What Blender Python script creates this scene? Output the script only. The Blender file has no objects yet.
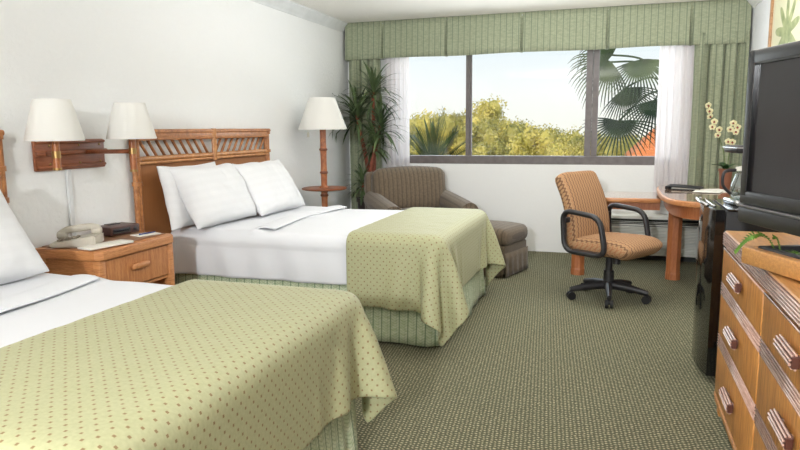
import bpy, bmesh, math, random
import numpy as np
from mathutils import Vector, Matrix, noise
random.seed(7)
SC = bpy.context.scene
COL = SC.collection
PI = math.pi

# ---------------------------------------------------------------- camera
f = 653.19
R = Matrix(((0.9508499, -0.03671599, 0.30746772),
            (0.30952558, 0.14108608, -0.94036622),
            (-0.00885294, 0.98931626, 0.14551622)))
cd = bpy.data.cameras.new('camera'); cam = bpy.data.objects.new('camera', cd); COL.objects.link(cam)
cam.matrix_world = Matrix.Translation((0, 0, 1.27)) @ R.to_4x4()
cd.sensor_width = 36; cd.lens = f / 800 * 36; cd.clip_start = 0.02; cd.clip_end = 500
SC.camera = cam

# ---------------------------------------------------------------- materials
def lin(c):
    return tuple(((v / 255) / 12.92 if v / 255 <= 0.04045 else ((v / 255 + 0.055) / 1.055) ** 2.4) for v in c) + (1,)

class NT:
    """small node-graph helper"""
    def __init__(s, name):
        s.m = bpy.data.materials.new(name); s.m.use_nodes = True
        s.t = s.m.node_tree; s.N = s.t.nodes; s.L = s.t.links
        s.b = s.N['Principled BSDF']; s.out = s.N['Material Output']
    def new(s, typ, **kw):
        n = s.N.new(typ)
        for k, v in kw.items(): setattr(n, k, v)
        return n
    def put(s, sock, v):
        if hasattr(v, 'is_output'): s.L.new(v, sock)
        else: sock.default_value = v
    def math(s, op, a, b=0.0, c=0.0):
        n = s.new('ShaderNodeMath', operation=op)
        s.put(n.inputs[0], a); s.put(n.inputs[1], b); s.put(n.inputs[2], c)
        return n.outputs[0]
    def coord(s, which='Object'):
        return s.new('ShaderNodeTexCoord').outputs[which]
    def mapping(s, vec, scale=(1, 1, 1), rot=(0, 0, 0), loc=(0, 0, 0)):
        n = s.new('ShaderNodeMapping'); s.L.new(vec, n.inputs[0])
        n.inputs['Scale'].default_value = scale; n.inputs['Rotation'].default_value = rot; n.inputs['Location'].default_value = loc
        return n.outputs[0]
    def xyz(s, vec):
        n = s.new('ShaderNodeSeparateXYZ'); s.L.new(vec, n.inputs[0]); return n.outputs
    def noise(s, vec, scale, detail=3, rough=0.5):
        n = s.new('ShaderNodeTexNoise'); s.L.new(vec, n.inputs['Vector'])
        n.inputs['Scale'].default_value = scale; n.inputs['Detail'].default_value = detail; n.inputs['Roughness'].default_value = rough
        return n.outputs[0]
    def ramp(s, fac, stops):
        n = s.new('ShaderNodeValToRGB'); s.L.new(fac, n.inputs[0]); e = n.color_ramp.elements
        while len(e) < len(stops): e.new(0.5)
        for i, (p, c) in enumerate(stops): e[i].position = p; e[i].color = c
        return n.outputs[0]
    def mix(s, fac, a, b, mode='MIX'):
        n = s.new('ShaderNodeMix', data_type='RGBA', blend_type=mode)
        s.put(n.inputs[0], fac); s.put(n.inputs[6], a); s.put(n.inputs[7], b); return n.outputs[2]
    def bump(s, h, strength=0.3, dist=0.01):
        n = s.new('ShaderNodeBump'); s.L.new(h, n.inputs['Height'])
        n.inputs['Strength'].default_value = strength; n.inputs['Distance'].default_value = dist
        s.L.new(n.outputs[0], s.b.inputs['Normal'])
    def base(s, v, rough=0.6, spec=0.5, **kw):
        s.put(s.b.inputs['Base Color'], v); s.put(s.b.inputs['Roughness'], rough); s.b.inputs['Specular IOR Level'].default_value = spec
        for k, x in kw.items(): s.b.inputs[k].default_value = x
        return s.m

def plain(name, c, rough=0.5, spec=0.5, var=0.06, sc=8, **kw):
    n = NT(name); v = n.noise(n.coord(), sc)
    a = lin(c); d = tuple(x * (1 - var * 2) for x in a[:3]) + (1,)
    return n.base(n.ramp(v, [(0.3, d), (0.7, a)]), rough, spec, **kw)

def des(c, k=.88):
    g = .35 * c[0] + .5 * c[1] + .15 * c[2]; return tuple(g + (v - g) * k for v in c)
def wood(name, c1, c2, stretch=(1, 12, 12), sc=6, rough=0.4, spec=0.5, fine=1.0):
    c1, c2 = des(c1), des(c2)
    n = NT(name); o = n.mapping(n.coord(), stretch)
    a = n.noise(o, sc, 5, 0.65); b = n.noise(o, sc * 4, 2, 0.5)
    m = n.math('ADD', n.math('MULTIPLY', a, 0.7), n.math('MULTIPLY', b, 0.3 * fine))
    col = n.ramp(m, [(0.32, lin(c1)), (0.62, lin(c2))])
    n.bump(b, 0.1, 0.002)
    return n.base(col, rough, spec)

def wall_mat(name, c, sc=26, st=0.5, dist=0.012):
    n = NT(name); o = n.coord()
    h = n.noise(o, sc, 5, 0.6)
    h2 = n.noise(n.mapping(o, (1, 1, 2.5)), sc * 0.55, 3, 0.5)
    hh = n.math('ADD', h, n.math('MULTIPLY', n.math('GREATER_THAN', h2, 0.52), 0.25))
    n.bump(hh, st, dist)
    return n.base(lin(c), 0.75, 0.3)

def striped_fabric(name, base, stripe, light, pitch=0.055, zig=True):
    """uv in metres; u runs across the stripes"""
    n = NT(name); uv = n.coord('UV'); x, y, z = n.xyz(uv)
    fr = n.math('FRACT', n.math('DIVIDE', x, pitch))
    line = n.math('LESS_THAN', n.math('ABSOLUTE', n.math('SUBTRACT', fr, 0.5)), 0.07)
    line2 = n.math('LESS_THAN', n.math('ABSOLUTE', n.math('SUBTRACT', fr, 0.16)), 0.035)
    blotch = n.noise(n.mapping(uv, (1, 2.2, 1)), 26, 4, 0.6)
    v = n.math('FRACT', n.math('ADD', n.math('DIVIDE', y, 0.016), n.math('MULTIPLY', n.math('ABSOLUTE', n.math('SUBTRACT', fr, 0.5)), 2.4)))
    herr = n.math('LESS_THAN', v, 0.35)
    c = n.ramp(blotch, [(0.35, lin(base)), (0.6, lin(light))])
    c = n.mix(n.math('MULTIPLY', herr, 0.35 if zig else 0.12), c, lin(stripe))
    c = n.mix(n.math('MULTIPLY', line, 0.8), c, lin(stripe))
    c = n.mix(n.math('MULTIPLY', line2, 0.3), c, lin(stripe))
    w = n.noise(uv, 500, 1); n.bump(w, 0.2, 0.001)
    return n.base(c, 0.85, 0.2, **{'Sheen Weight': 0.15})

def spread_fabric():
    n = NT('dotted_bedspread'); uv = n.coord('UV')
    r = n.mapping(uv, (1 / 0.0285,) * 3, (0, 0, PI / 4)); x, y, z = n.xyz(r)
    ax = n.math('ABSOLUTE', n.math('SUBTRACT', n.math('FRACT', x), 0.5))
    ay = n.math('ABSOLUTE', n.math('SUBTRACT', n.math('FRACT', y), 0.5))
    dot = n.math('LESS_THAN', n.math('ADD', ax, ay), 0.18)
    nb = n.noise(uv, 90, 3)
    c = n.ramp(nb, [(0.3, lin((165, 165, 127))), (0.7, lin((176, 175, 136)))])
    c = n.mix(dot, c, lin((136, 112, 76)))
    w = n.noise(n.mapping(uv, (1, 1, 1)), 700, 1); n.bump(w, 0.15, 0.001)
    return n.base(c, 0.6, 0.4, **{'Sheen Weight': 0.15, 'Sheen Roughness': 0.3})

def carpet_mat():
    n = NT('woven_carpet'); o = n.coord()
    dn = n.new('ShaderNodeTexNoise'); n.L.new(o, dn.inputs['Vector']); dn.inputs['Scale'].default_value = 45
    vm = n.new('ShaderNodeVectorMath', operation='SCALE'); n.L.new(dn.outputs['Color'], vm.inputs[0]); vm.inputs['Scale'].default_value = .016
    va = n.new('ShaderNodeVectorMath', operation='ADD'); n.L.new(o, va.inputs[0]); n.L.new(vm.outputs[0], va.inputs[1]); o0 = o; o = va.outputs[0]
    r = n.mapping(o, (1 / 0.019, 1 / 0.017, 1), (0, 0, -0.55)); x, y, z = n.xyz(r)
    row = n.math('FLOOR', y)
    xo = n.math('ADD', x, n.math('MULTIPLY', n.math('MODULO', row, 2.0), 0.5))
    fx = n.math('ABSOLUTE', n.math('SUBTRACT', n.math('FRACT', xo), 0.5))
    fy = n.math('ABSOLUTE', n.math('SUBTRACT', n.math('FRACT', y), 0.5))
    d = n.math('ADD', n.math('MULTIPLY', fx, 1.6), n.math('MULTIPLY', fy, 1.6))
    big = n.noise(o, 1.3, 3); rnd = n.noise(o, 120, 3)
    loop = n.ramp(d, [(0.25, lin((218, 206, 172))), (0.5, lin((136, 131, 104))), (0.95, lin((58, 62, 46)))])
    c = n.mix(n.math('MULTIPLY', rnd, 0.7), loop, lin((118, 115, 93)))
    c = n.mix(n.math('MULTIPLY', big, 0.25), c, lin((104, 110, 94)))
    n.bump(n.math('SUBTRACT', 1.0, d), 0.45, 0.004)
    return n.base(c, 0.95, 0.1)

def linen(name, c, rough=0.8, sc=7, st=0.25, stripes=False):
    n = NT(name); o = n.coord()
    h = n.noise(o, sc, 3)
    col = lin(c)
    if stripes:
        x, y, z = n.xyz(n.coord('UV'))
        s = n.math('GREATER_THAN', n.math('FRACT', n.math('DIVIDE', y, 0.05)), 0.5)
        col = n.mix(n.math('MULTIPLY', s, 0.35), lin(c), tuple(v * 0.95 for v in lin(c)[:3]) + (1,))
    n.bump(h, st, 0.02)
    return n.base(col, rough, 0.3, **{'Sheen Weight': 0.1})

def sofa_mat():
    n = NT('taupe_stripe_upholstery'); uv = n.coord(); x, y, z = n.xyz(uv)
    fr = n.math('FRACT', n.math('DIVIDE', x, 0.045))
    l = n.math('LESS_THAN', n.math('ABSOLUTE', n.math('SUBTRACT', fr, 0.5)), 0.09)
    l2 = n.math('LESS_THAN', n.math('ABSOLUTE', n.math('SUBTRACT', fr, 0.1)), 0.06)
    c = n.ramp(n.noise(uv, 60, 3), [(0.3, lin((100, 87, 72))), (0.7, lin((115, 101, 84)))])
    c = n.mix(n.math('MULTIPLY', l, 0.6), c, lin((76, 65, 53)))
    c = n.mix(n.math('MULTIPLY', l2, 0.35), c, lin((132, 116, 96)))
    return n.base(c, 0.9, 0.2, **{'Sheen Weight': 0.2})

def office_mat():
    n = NT('wavy_stripe_upholstery'); uv = n.coord(); x, y, z = n.xyz(uv)
    t = n.math('ADD', z, y)
    wob = n.math('MULTIPLY', n.math('SINE', n.math('MULTIPLY', t, 2 * PI / 0.04)), 0.0035)
    fr = n.math('FRACT', n.math('DIVIDE', n.math('ADD', x, wob), 0.03))
    l = n.math('LESS_THAN', n.math('ABSOLUTE', n.math('SUBTRACT', fr, 0.5)), 0.14)
    l2 = n.math('LESS_THAN', n.math('ABSOLUTE', n.math('SUBTRACT', fr, 0.05)), 0.07)
    c = n.mix(n.math('MULTIPLY', l, 0.75), lin((176, 138, 102)), lin((94, 64, 50)))
    c = n.mix(n.math('MULTIPLY', l2, 0.6), c, lin((160, 98, 64)))
    return n.base(c, 0.85, 0.2)

def weave_mat():
    n = NT('woven_cane'); x, y, z = n.xyz(n.coord())
    v = n.math('SINE', n.math('MULTIPLY', y, 2 * PI / 0.012))
    h = n.math('SINE', n.math('MULTIPLY', z, 2 * PI / 0.008))
    m = n.math('MULTIPLY', v, h)
    nn = n.noise(n.mapping(n.coord(), (1, 20, 1.2)), 5, 3)
    c = n.mix(n.math('ADD', n.math('MULTIPLY', m, 0.25), 0.35), lin((164, 108, 62)), lin((120, 76, 44)))
    c = n.mix(nn, c, lin((168, 112, 66)))
    n.bump(m, 0.3, 0.002)
    return n.base(c, 0.6, 0.35)

def bamboo_mat(name, c1, c2):
    c1, c2 = des(c1), des(c2)
    n = NT(name); o = n.coord()
    a = n.noise(n.mapping(o, (3, 3, 3)), 9, 5, 0.7)
    return n.base(n.ramp(a, [(0.35, lin(c1)), (0.65, lin(c2))]), 0.35, 0.5)

def leafy(name, c1, c2, rough=0.5, sc=3.0, trans=0.0):
    n = NT(name); a = n.noise(n.coord(), sc, 4, 0.7)
    m = n.base(n.ramp(a, [(0.35, lin(c1)), (0.65, lin(c2))]), rough, 0.3)
    if trans:
        tr = n.new('ShaderNodeBsdfTranslucent'); tr.inputs[0].default_value = lin(c2)
        mx = n.new('ShaderNodeMixShader'); mx.inputs[0].default_value = trans
        n.L.new(n.b.outputs[0], mx.inputs[1]); n.L.new(tr.outputs[0], mx.inputs[2]); n.L.new(mx.outputs[0], n.out.inputs[0])
    return m

def translucent(name, c, trans=0.5, clear=0.0, fold=False):
    n = NT(name); n.base(lin(c), 0.8, 0.2)
    tr = n.new('ShaderNodeBsdfTranslucent'); tr.inputs[0].default_value = lin(c)
    mx = n.new('ShaderNodeMixShader'); mx.inputs[0].default_value = trans
    n.L.new(n.b.outputs[0], mx.inputs[1]); n.L.new(tr.outputs[0], mx.inputs[2]); last = mx.outputs[0]
    if clear:
        tp = n.new('ShaderNodeBsdfTransparent'); m2 = n.new('ShaderNodeMixShader'); m2.inputs[0].default_value = clear
        n.L.new(last, m2.inputs[1]); n.L.new(tp.outputs[0], m2.inputs[2]); last = m2.outputs[0]
    n.L.new(last, n.out.inputs[0])
    return n.m

def glass_mat(name='window_glass', refl=0.03, tint=(250, 252, 252)):
    n = NT(name)
    tp = n.new('ShaderNodeBsdfTransparent'); tp.inputs[0].default_value = lin(tint)
    gl = n.new('ShaderNodeBsdfGlossy'); gl.inputs['Roughness'].default_value = 0.02
    mx = n.new('ShaderNodeMixShader'); mx.inputs[0].default_value = refl
    n.L.new(tp.outputs[0], mx.inputs[1]); n.L.new(gl.outputs[0], mx.inputs[2]); n.L.new(mx.outputs[0], n.out.inputs[0])
    return n.m

M = dict(
    wall=wall_mat('textured_white_wall', (238, 238, 236)),
    wallr=wall_mat('textured_grey_white_wall', (226, 228, 230)),
    wallb=wall_mat('smooth_white_wall', (238, 238, 236), 40, 0.2, 0.006),
    ceil=wall_mat('stippled_ceiling', (244, 240, 233), 60, 0.6, 0.012),
    trim=plain('white_trim_paint', (226, 227, 226), 0.5),
    carpet=carpet_mat(),
    skirt=striped_fabric('leaf_stripe_skirt', (176, 188, 150), (112, 134, 104), (204, 210, 180)),
    drape=striped_fabric('leaf_stripe_drapery', (142, 149, 123), (108, 117, 97), (158, 163, 137), 0.06, False),
    spread=spread_fabric(),
    sheet=linen('white_cotton', (226, 227, 230), 0.8, 4, 0.15),
    pillow=linen('white_stripe_sateen', (228, 228, 229), 0.7, 9, 0.25, True),
    mattress=linen('mattress_ticking', (225, 224, 218)),
    rattan=bamboo_mat('rattan_pole', (150, 86, 42), (196, 128, 70)),
    rattan_light=bamboo_mat('rattan_light', (178, 112, 58), (212, 150, 90)),
    weave=weave_mat(),
    bamboo=bamboo_mat('burnt_bamboo', (140, 72, 36), (188, 112, 62)),
    reedg=plain('dark_reeding_ground', (84, 44, 32), 0.5),
    node=plain('bamboo_node', (112, 58, 30), 0.5),
    redwood=wood('red_brown_wood', (122, 62, 34), (158, 88, 50), (12, 1, 12), 5),
    night=wood('nightstand_wood', (172, 98, 46), (212, 142, 82), (1, 1, 12), 12, 0.4, 0.5),
    nightv=wood('nightstand_drawer_wood', (164, 92, 44), (206, 136, 78), (1, 14, 1), 8, 0.45, 0.4),
    nighttop=wood('nightstand_top_wood', (138, 92, 60), (166, 118, 82), (12, 1, 1), 5, 0.3, 0.5),
    oak=wood('golden_oak_veneer', (150, 82, 26), (216, 146, 68), (14, 14, 0.8), 7, 0.4, 0.4),
    oaktop=wood('golden_oak_top', (176, 110, 48), (216, 152, 82), (14, 1, 14), 6, 0.35, 0.5),
    reed=wood('reeded_moulding', (172, 126, 108), (214, 172, 154), (10, 1, 10), 6, 0.2, 0.9),  # pale reed tone carries the highlights along the rounded reeds
    desk=wood('desk_edge_wood', (178, 106, 56), (206, 138, 82), (1, 12, 12), 5, 0.35, 0.5),
    desktop=wood('desk_laminate_top', (150, 106, 72), (176, 128, 90), (1, 10, 10), 4, 0.2, 0.8),
    deskleg=wood('desk_leg_wood', (158, 84, 42), (190, 112, 62), (10, 10, 1), 6, 0.35, 0.5),
    shade=translucent('ivory_lamp_shade', (246, 244, 238), 0.22),
    brass=plain('aged_brass', (170, 140, 90), 0.3, 0.5, Metallic=1.0),
    chrome=plain('chrome', (210, 212, 214), 0.12, 0.5, Metallic=1.0),
    sofa=sofa_mat(), office=office_mat(),
    blackp=plain('black_plastic', (40, 38, 40), 0.4, 0.5),
    blackg=plain('gloss_black_door', (14, 13, 14), 0.08, 0.8),
    blackm=plain('matte_black', (22, 21, 22), 0.6, 0.4),
    tvb=plain('charcoal_tv_bezel', (36, 34, 36), 0.35, 0.5),
    tvs=plain('tv_screen', (36, 33, 35), 0.25, 0.5, 0.02),
    silver=plain('silver_strip', (120, 118, 118), 0.3, 0.5, Metallic=0.6),
    alu=plain('weathered_bronze_aluminium', (112, 104, 102), 0.45, 0.5, 0.12, 20),
    glass=glass_mat(), sheer=translucent('sheer_voile', (244, 240, 240), 0.5, 0.12),
    cream=plain('cream_plastic', (196, 189, 174), 0.45),
    creamd=plain('keypad_grey', (130, 120, 104), 0.5),
    paper=plain('white_paper', (236, 232, 220), 0.8),
    brown=plain('walnut_plastic', (78, 52, 48), 0.4),
    blue=plain('blue_pen', (40, 60, 120), 0.4),
    acm=plain('ac_beige', (236, 236, 228), 0.5), acd=plain('ac_shade', (40, 42, 38), 0.7),  # dark tone stands in for shade in the slot, grille and base
    pot=plain('terracotta', (134, 84, 60), 0.8), potd=plain('dark_planter', (48, 38, 34), 0.4),
    trunk=plain('dracaena_cane', (150, 86, 66), 0.8, 0.3, 0.25, 30),
    leaf=leafy('dracaena_leaf', (54, 70, 46), (104, 122, 80), 0.4),
    fern=leafy('fern_leaf', (62, 98, 34), (112, 148, 60), 0.5, 9), moss=leafy('moss', (28, 40, 16), (66, 84, 30), 0.9, 40),
    petal=leafy('orchid_petal', (232, 222, 160), (246, 240, 206), 0.5, 60, 0.3), petalr=plain('orchid_centre', (150, 60, 44), 0.5),
    stem=plain('green_stem', (92, 112, 52), 0.5), oleaf=plain('orchid_leaf', (50, 84, 44), 0.35),
    tree=leafy('sunlit_foliage', (150, 146, 66), (232, 214, 128), 0.7, 0.9, 0.25),
    tree2=leafy('olive_foliage', (118, 120, 62), (206, 192, 112), 0.7, 0.9, 0.25),
    bark=plain('bark', (116, 98, 76), 0.9), palm=leafy('shaded_palm_frond', (34, 50, 34), (74, 92, 58), 0.45, 2.0, 0.1),  # fan palm tone is dark with the building's shade put into it
    palmd=leafy('spiky_frond', (36, 54, 34), (86, 104, 66), 0.45, 2.0, 0.1),
    grass=leafy('outdoor_grass', (96, 108, 50), (130, 134, 70), 0.9, 0.5),
    roof=wood('terracotta_roof', (196, 92, 44), (224, 130, 64), (1, 8, 1), 4, 0.8), stucco=plain('cream_stucco', (232, 214, 180), 0.8),
    mat_b=plain('picture_mat', (206, 198, 170), 0.7), gold=wood('picture_frame_wood', (140, 96, 56), (176, 130, 84), (1, 1, 8), 6),
)

def print_mat():
    n = NT('botanical_print'); uv = n.coord('UV'); x, y, z = n.xyz(uv)
    dx = n.math('SUBTRACT', x, 0.5); dy = n.math('SUBTRACT', y, 0.42)
    ang = n.math('ARCTAN2', dy, dx)
    rad = n.math('SQRT', n.math('ADD', n.math('MULTIPLY', dx, dx), n.math('MULTIPLY', dy, dy)))
    s = n.math('SINE', n.math('MULTIPLY', ang, 9.0))
    ins = n.math('LESS_THAN', rad, n.math('ADD', 0.3, n.math('MULTIPLY', s, 0.13)))
    nn = n.noise(uv, 9, 4)
    leaf = n.ramp(nn, [(0.35, lin((116, 128, 88))), (0.65, lin((158, 164, 120)))])
    return n.base(n.mix(ins, lin((198, 196, 166)), leaf), 0.4, 0.5)
M['print'] = print_mat()
b_ = M['desktop'].node_tree.nodes['Principled BSDF']; b_.inputs['Coat Weight'].default_value = 1.0; b_.inputs['Coat Roughness'].default_value = .05

# ---------------------------------------------------------------- object helpers
def link(name, me, mat=None, parent=None, smooth=False, loc=(0, 0, 0)):
    o = bpy.data.objects.new(name, me); COL.objects.link(o); o.location = loc
    if mat is not None and not me.materials: me.materials.append(M[mat] if isinstance(mat, str) else mat)
    if parent: o.parent = parent
    if smooth:
        for p in me.polygons: p.use_smooth = True
    return o
def out(name, bm, mat, parent=None, smooth=False, autos=None):
    me = bpy.data.meshes.new(name); bmesh.ops.recalc_face_normals(bm, faces=bm.faces); bm.to_mesh(me); bm.free()
    o = link(name, me, mat, parent, smooth)
    if autos:
        for p in me.polygons: p.use_smooth = True
        try: me.set_sharp_from_angle(angle=autos)
        except Exception: pass
    return o
def thing(name, label, cat, loc=(0, 0, 0), rz=0, group=None):
    o = bpy.data.objects.new(name, None); COL.objects.link(o); o.location = loc; o.rotation_euler = (0, 0, rz)
    o.empty_display_size = 0.1
    return tag(o, label, cat, group)
def tag(o, label, cat, group=None, kind=None):
    o['label'] = label; o['category'] = cat
    if group: o['group'] = group
    if kind: o['kind'] = kind
    return o
def structure(o): o['kind'] = 'structure'; return o
B = bmesh.new
def box(bm, c, s, rot=None, bev=0, seg=2):
    t = B(); bmesh.ops.create_cube(t, size=1)
    bmesh.ops.scale(t, vec=s, verts=t.verts)
    if bev: bmesh.ops.bevel(t, geom=t.edges[:], offset=bev, segments=seg, profile=0.5, affect='EDGES')
    mt = Matrix.Translation(c) @ (rot.to_4x4() if rot else Matrix.Identity(4))
    bmesh.ops.transform(t, matrix=mt, verts=t.verts); me = bpy.data.meshes.new('t'); t.to_mesh(me); t.free(); bm.from_mesh(me); bpy.data.meshes.remove(me)
    return bm
def bx(bm, a, b, bev=0, seg=2):
    c = [(a[i] + b[i]) / 2 for i in range(3)]; s = [abs(b[i] - a[i]) for i in range(3)]
    return box(bm, c, s, None, bev, seg)
def smooth_path(P, n=6):
    P = [Vector(p) for p in P]
    if len(P) < 3: return P
    o = []
    for i in range(len(P) - 1):
        p0 = P[max(i - 1, 0)]; p1 = P[i]; p2 = P[i + 1]; p3 = P[min(i + 2, len(P) - 1)]
        for k in range(n):
            t = k / n
            o.append(0.5 * ((2 * p1) + (p2 - p0) * t + (2 * p0 - 5 * p1 + 4 * p2 - p3) * t * t + (3 * p1 - p0 - 3 * p2 + p3) * t ** 3))
    o.append(P[-1]); return o
def tube(bm, P, r, seg=10, closed=False, caps=True, sx=1.0, up=(0, 0, 1)):
    """sweep a (possibly elliptical) section along points; r number or list"""
    P = [Vector(p) for p in P]; n = len(P); rr = r if isinstance(r, (list, tuple)) else [r] * n
    rings = []; prev = None
    for i in range(n):
        if closed: t = P[(i + 1) % n] - P[i - 1]
        else: t = P[min(i + 1, n - 1)] - P[max(i - 1, 0)]
        t.normalize()
        u = prev if prev is not None else Vector(up)
        u = u - t * u.dot(t)
        if u.length < 1e-4: u = Vector((1, 0, 0)) - t * t.x
        if u.length < 1e-4: u = Vector((0, 1, 0)) - t * t.y
        u.normalize(); prev = u; v = t.cross(u)
        rings.append([bm.verts.new(P[i] + (u * math.cos(a) + v * math.sin(a) * sx) * rr[i]) for a in [2 * PI * k / seg for k in range(seg)]])
    m = n if closed else n - 1
    for i in range(m):
        a, b = rings[i], rings[(i + 1) % n]
        for k in range(seg): bm.faces.new((a[k], a[(k + 1) % seg], b[(k + 1) % seg], b[k]))
    if caps and not closed:
        bm.faces.new(rings[0][::-1]); bm.faces.new(rings[-1])
    return bm
def lathe(bm, prof, c=(0, 0, 0), seg=32, ang=2 * PI):
    rings = []
    for r, z in prof:
        if r < 1e-5: rings.append([bm.verts.new((c[0], c[1], c[2] + z))])
        else: rings.append([bm.verts.new((c[0] + r * math.cos(2 * PI * k / seg), c[1] + r * math.sin(2 * PI * k / seg), c[2] + z)) for k in range(seg)])
    for a, b in zip(rings, rings[1:]):
        for k in range(seg):
            k2 = (k + 1) % seg
            if len(a) == 1 and len(b) == 1: continue
            if len(a) == 1: bm.faces.new((a[0], b[k], b[k2]))
            elif len(b) == 1: bm.faces.new((a[k], a[k2], b[0]))
            else: bm.faces.new((a[k], a[k2], b[k2], b[k]))
    return bm
def grid(fn, nu, nv, uvfn=None, name='g'):
    """mesh from fn(i/nu, j/nv)"""
    me = bpy.data.meshes.new(name)
    V = [fn(i / nu, j / nv) for i in range(nu + 1) for j in range(nv + 1)]
    F = [(i * (nv + 1) + j, (i + 1) * (nv + 1) + j, (i + 1) * (nv + 1) + j + 1, i * (nv + 1) + j + 1) for i in range(nu) for j in range(nv)]
    me.from_pydata(V, [], F)
    if uvfn:
        L = me.uv_layers.new(name='UVMap')
        U = [uvfn(i / nu, j / nv) for i in range(nu + 1) for j in range(nv + 1)]
        for lp in me.loops: L.data[lp.index].uv = U[lp.vertex_index]
    me.update(); return me
def prism(bm, pts, z0, z1, bev=0):
    t = B(); vs = [t.verts.new((x, y, z0)) for x, y in pts]; fc = t.faces.new(vs)
    r = bmesh.ops.extrude_face_region(t, geom=[fc]); bmesh.ops.translate(t, vec=(0, 0, z1 - z0), verts=[v for v in r['geom'] if isinstance(v, bmesh.types.BMVert)])
    if bev:
        es = [e for e in t.edges if abs(e.verts[0].co.z - e.verts[1].co.z) < 1e-6]
        bmesh.ops.bevel(t, geom=es, offset=bev, segments=3, profile=0.5, affect='EDGES')
    me = bpy.data.meshes.new('t'); t.to_mesh(me); t.free(); bm.from_mesh(me); bpy.data.meshes.remove(me); return bm
def mod(o, typ, **kw):
    m = o.modifiers.new(typ.lower(), typ)
    for k, v in kw.items(): setattr(m, k, v)
    return m
def copy_tree(o, parent=None):
    c = o.copy(); COL.objects.link(c); c.parent = parent
    for ch in [x for x in list(COL.objects) if x.parent == o]: copy_tree(ch, c)
    return c
def fbm(x, y, z=0.0): return noise.noise(Vector((x, y, z)))

# ---------------------------------------------------------------- room
XL, XR, YB, YF, ZC = -2.80, 1.12, 6.78, -2.6, 2.385
WX0, WX1, WZ0, WZ1 = -2.30, 0.60, 0.90, 2.12
bm = B(); bx(bm, (XL - .15, YF - .15, -.1), (XR + .15, YB + .22, 0)); structure(out('floor', bm, 'carpet'))
bm = B(); bx(bm, (XL - .15, YF - .15, ZC), (XR + .15, YB + .22, ZC + .15)); structure(out('ceiling', bm, 'ceil'))
bm = B(); bx(bm, (XL - .15, YF, 0), (XL, YB, ZC)); structure(out('wall_left', bm, 'wall'))
bm = B(); bx(bm, (XR, YF, 0), (XR + .15, YB, ZC)); structure(out('wall_right', bm, 'wallr'))
bm = B(); bx(bm, (XL, YF - .15, 0), (XR, YF, ZC)); structure(out('wall_front', bm, 'wall'))
bm = B()
bx(bm, (XL - .15, YB, 0), (XR + .15, YB + .2, WZ0)); bx(bm, (XL - .15, YB, WZ1), (XR + .15, YB + .2, ZC))
bx(bm, (XL - .15, YB, WZ0), (WX0, YB + .2, WZ1)); bx(bm, (WX1, YB, WZ0), (XR + .15, YB + .2, WZ1))
structure(out('wall_back', bm, 'wallb'))
# crown moulding: cove profile along left, back and right walls
def crown(name, p0, p1, inward):
    bm = B(); prof = [(0, -.092), (.008, -.092), (.010, -.080), (.022, -.066), (.040, -.044), (.052, -.026), (.066, -.014), (.068, 0), (0, 0)]
    rings = []
    for p in (p0, p1): rings.append([bm.verts.new((p[0] + inward[0] * a, p[1] + inward[1] * a, ZC + b)) for a, b in prof])
    n = len(prof)
    for k in range(n): bm.faces.new((rings[0][k], rings[0][(k + 1) % n], rings[1][(k + 1) % n], rings[1][k]))
    bm.faces.new(rings[0]); bm.faces.new(rings[1][::-1])
    return structure(out(name, bm, 'trim', autos=.6))
crown('trim_1', (XL, YF), (XL, YB), (1, 0)); crown('trim_2', (XR, YF), (XR, YB), (-1, 0))
# window
w = bpy.data.objects.new('window_1', None); COL.objects.link(w); structure(w); w.location = ((WX0 + WX1) / 2, YB, WZ0)
def wl(x, y, z): return (x - (WX0 + WX1) / 2, y - YB, z - WZ0)
bm = B(); bx(bm, wl(WX0, YB + .005, WZ0), wl(WX1, YB + .09, WZ0 + .085), .004); bx(bm, wl(WX0, YB + .02, WZ1 - .05), wl(WX1, YB + .09, WZ1), .003)
bx(bm, wl(WX0, YB + .02, WZ0), wl(WX0 + .05, YB + .09, WZ1), .003); bx(bm, wl(WX1 - .05, YB + .02, WZ0), wl(WX1, YB + .09, WZ1), .003)
out('window_frame', bm, 'alu', w)
bm = B(); bx(bm, wl(-1.492, YB + .03, WZ0 + .08), wl(-1.452, YB + .08, WZ1 - .04), .003); bx(bm, wl(-1.452, YB + .045, WZ0 + .08), wl(-1.43, YB + .07, WZ1 - .04), .002); out('mullion', bm, 'alu', w)
bm = B(); bx(bm, wl(-.285, YB + .01, WZ0 + .08), wl(-.225, YB + .08, WZ1 - .04), .004); bx(bm, wl(-.222, YB + .02, WZ0 + .08), wl(-.165, YB + .07, WZ1 - .04), .004); out('mullion', bm, 'alu', w)
for a, b in ((WX0 + .05, -1.49), (-1.432, -.28), (-.168, WX1 - .05)):
    bm = B(); bx(bm, wl(a, YB + .052, WZ0 + .08), wl(b, YB + .056, WZ1 - .045)); out('glass_pane', bm, 'glass', w)

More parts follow.
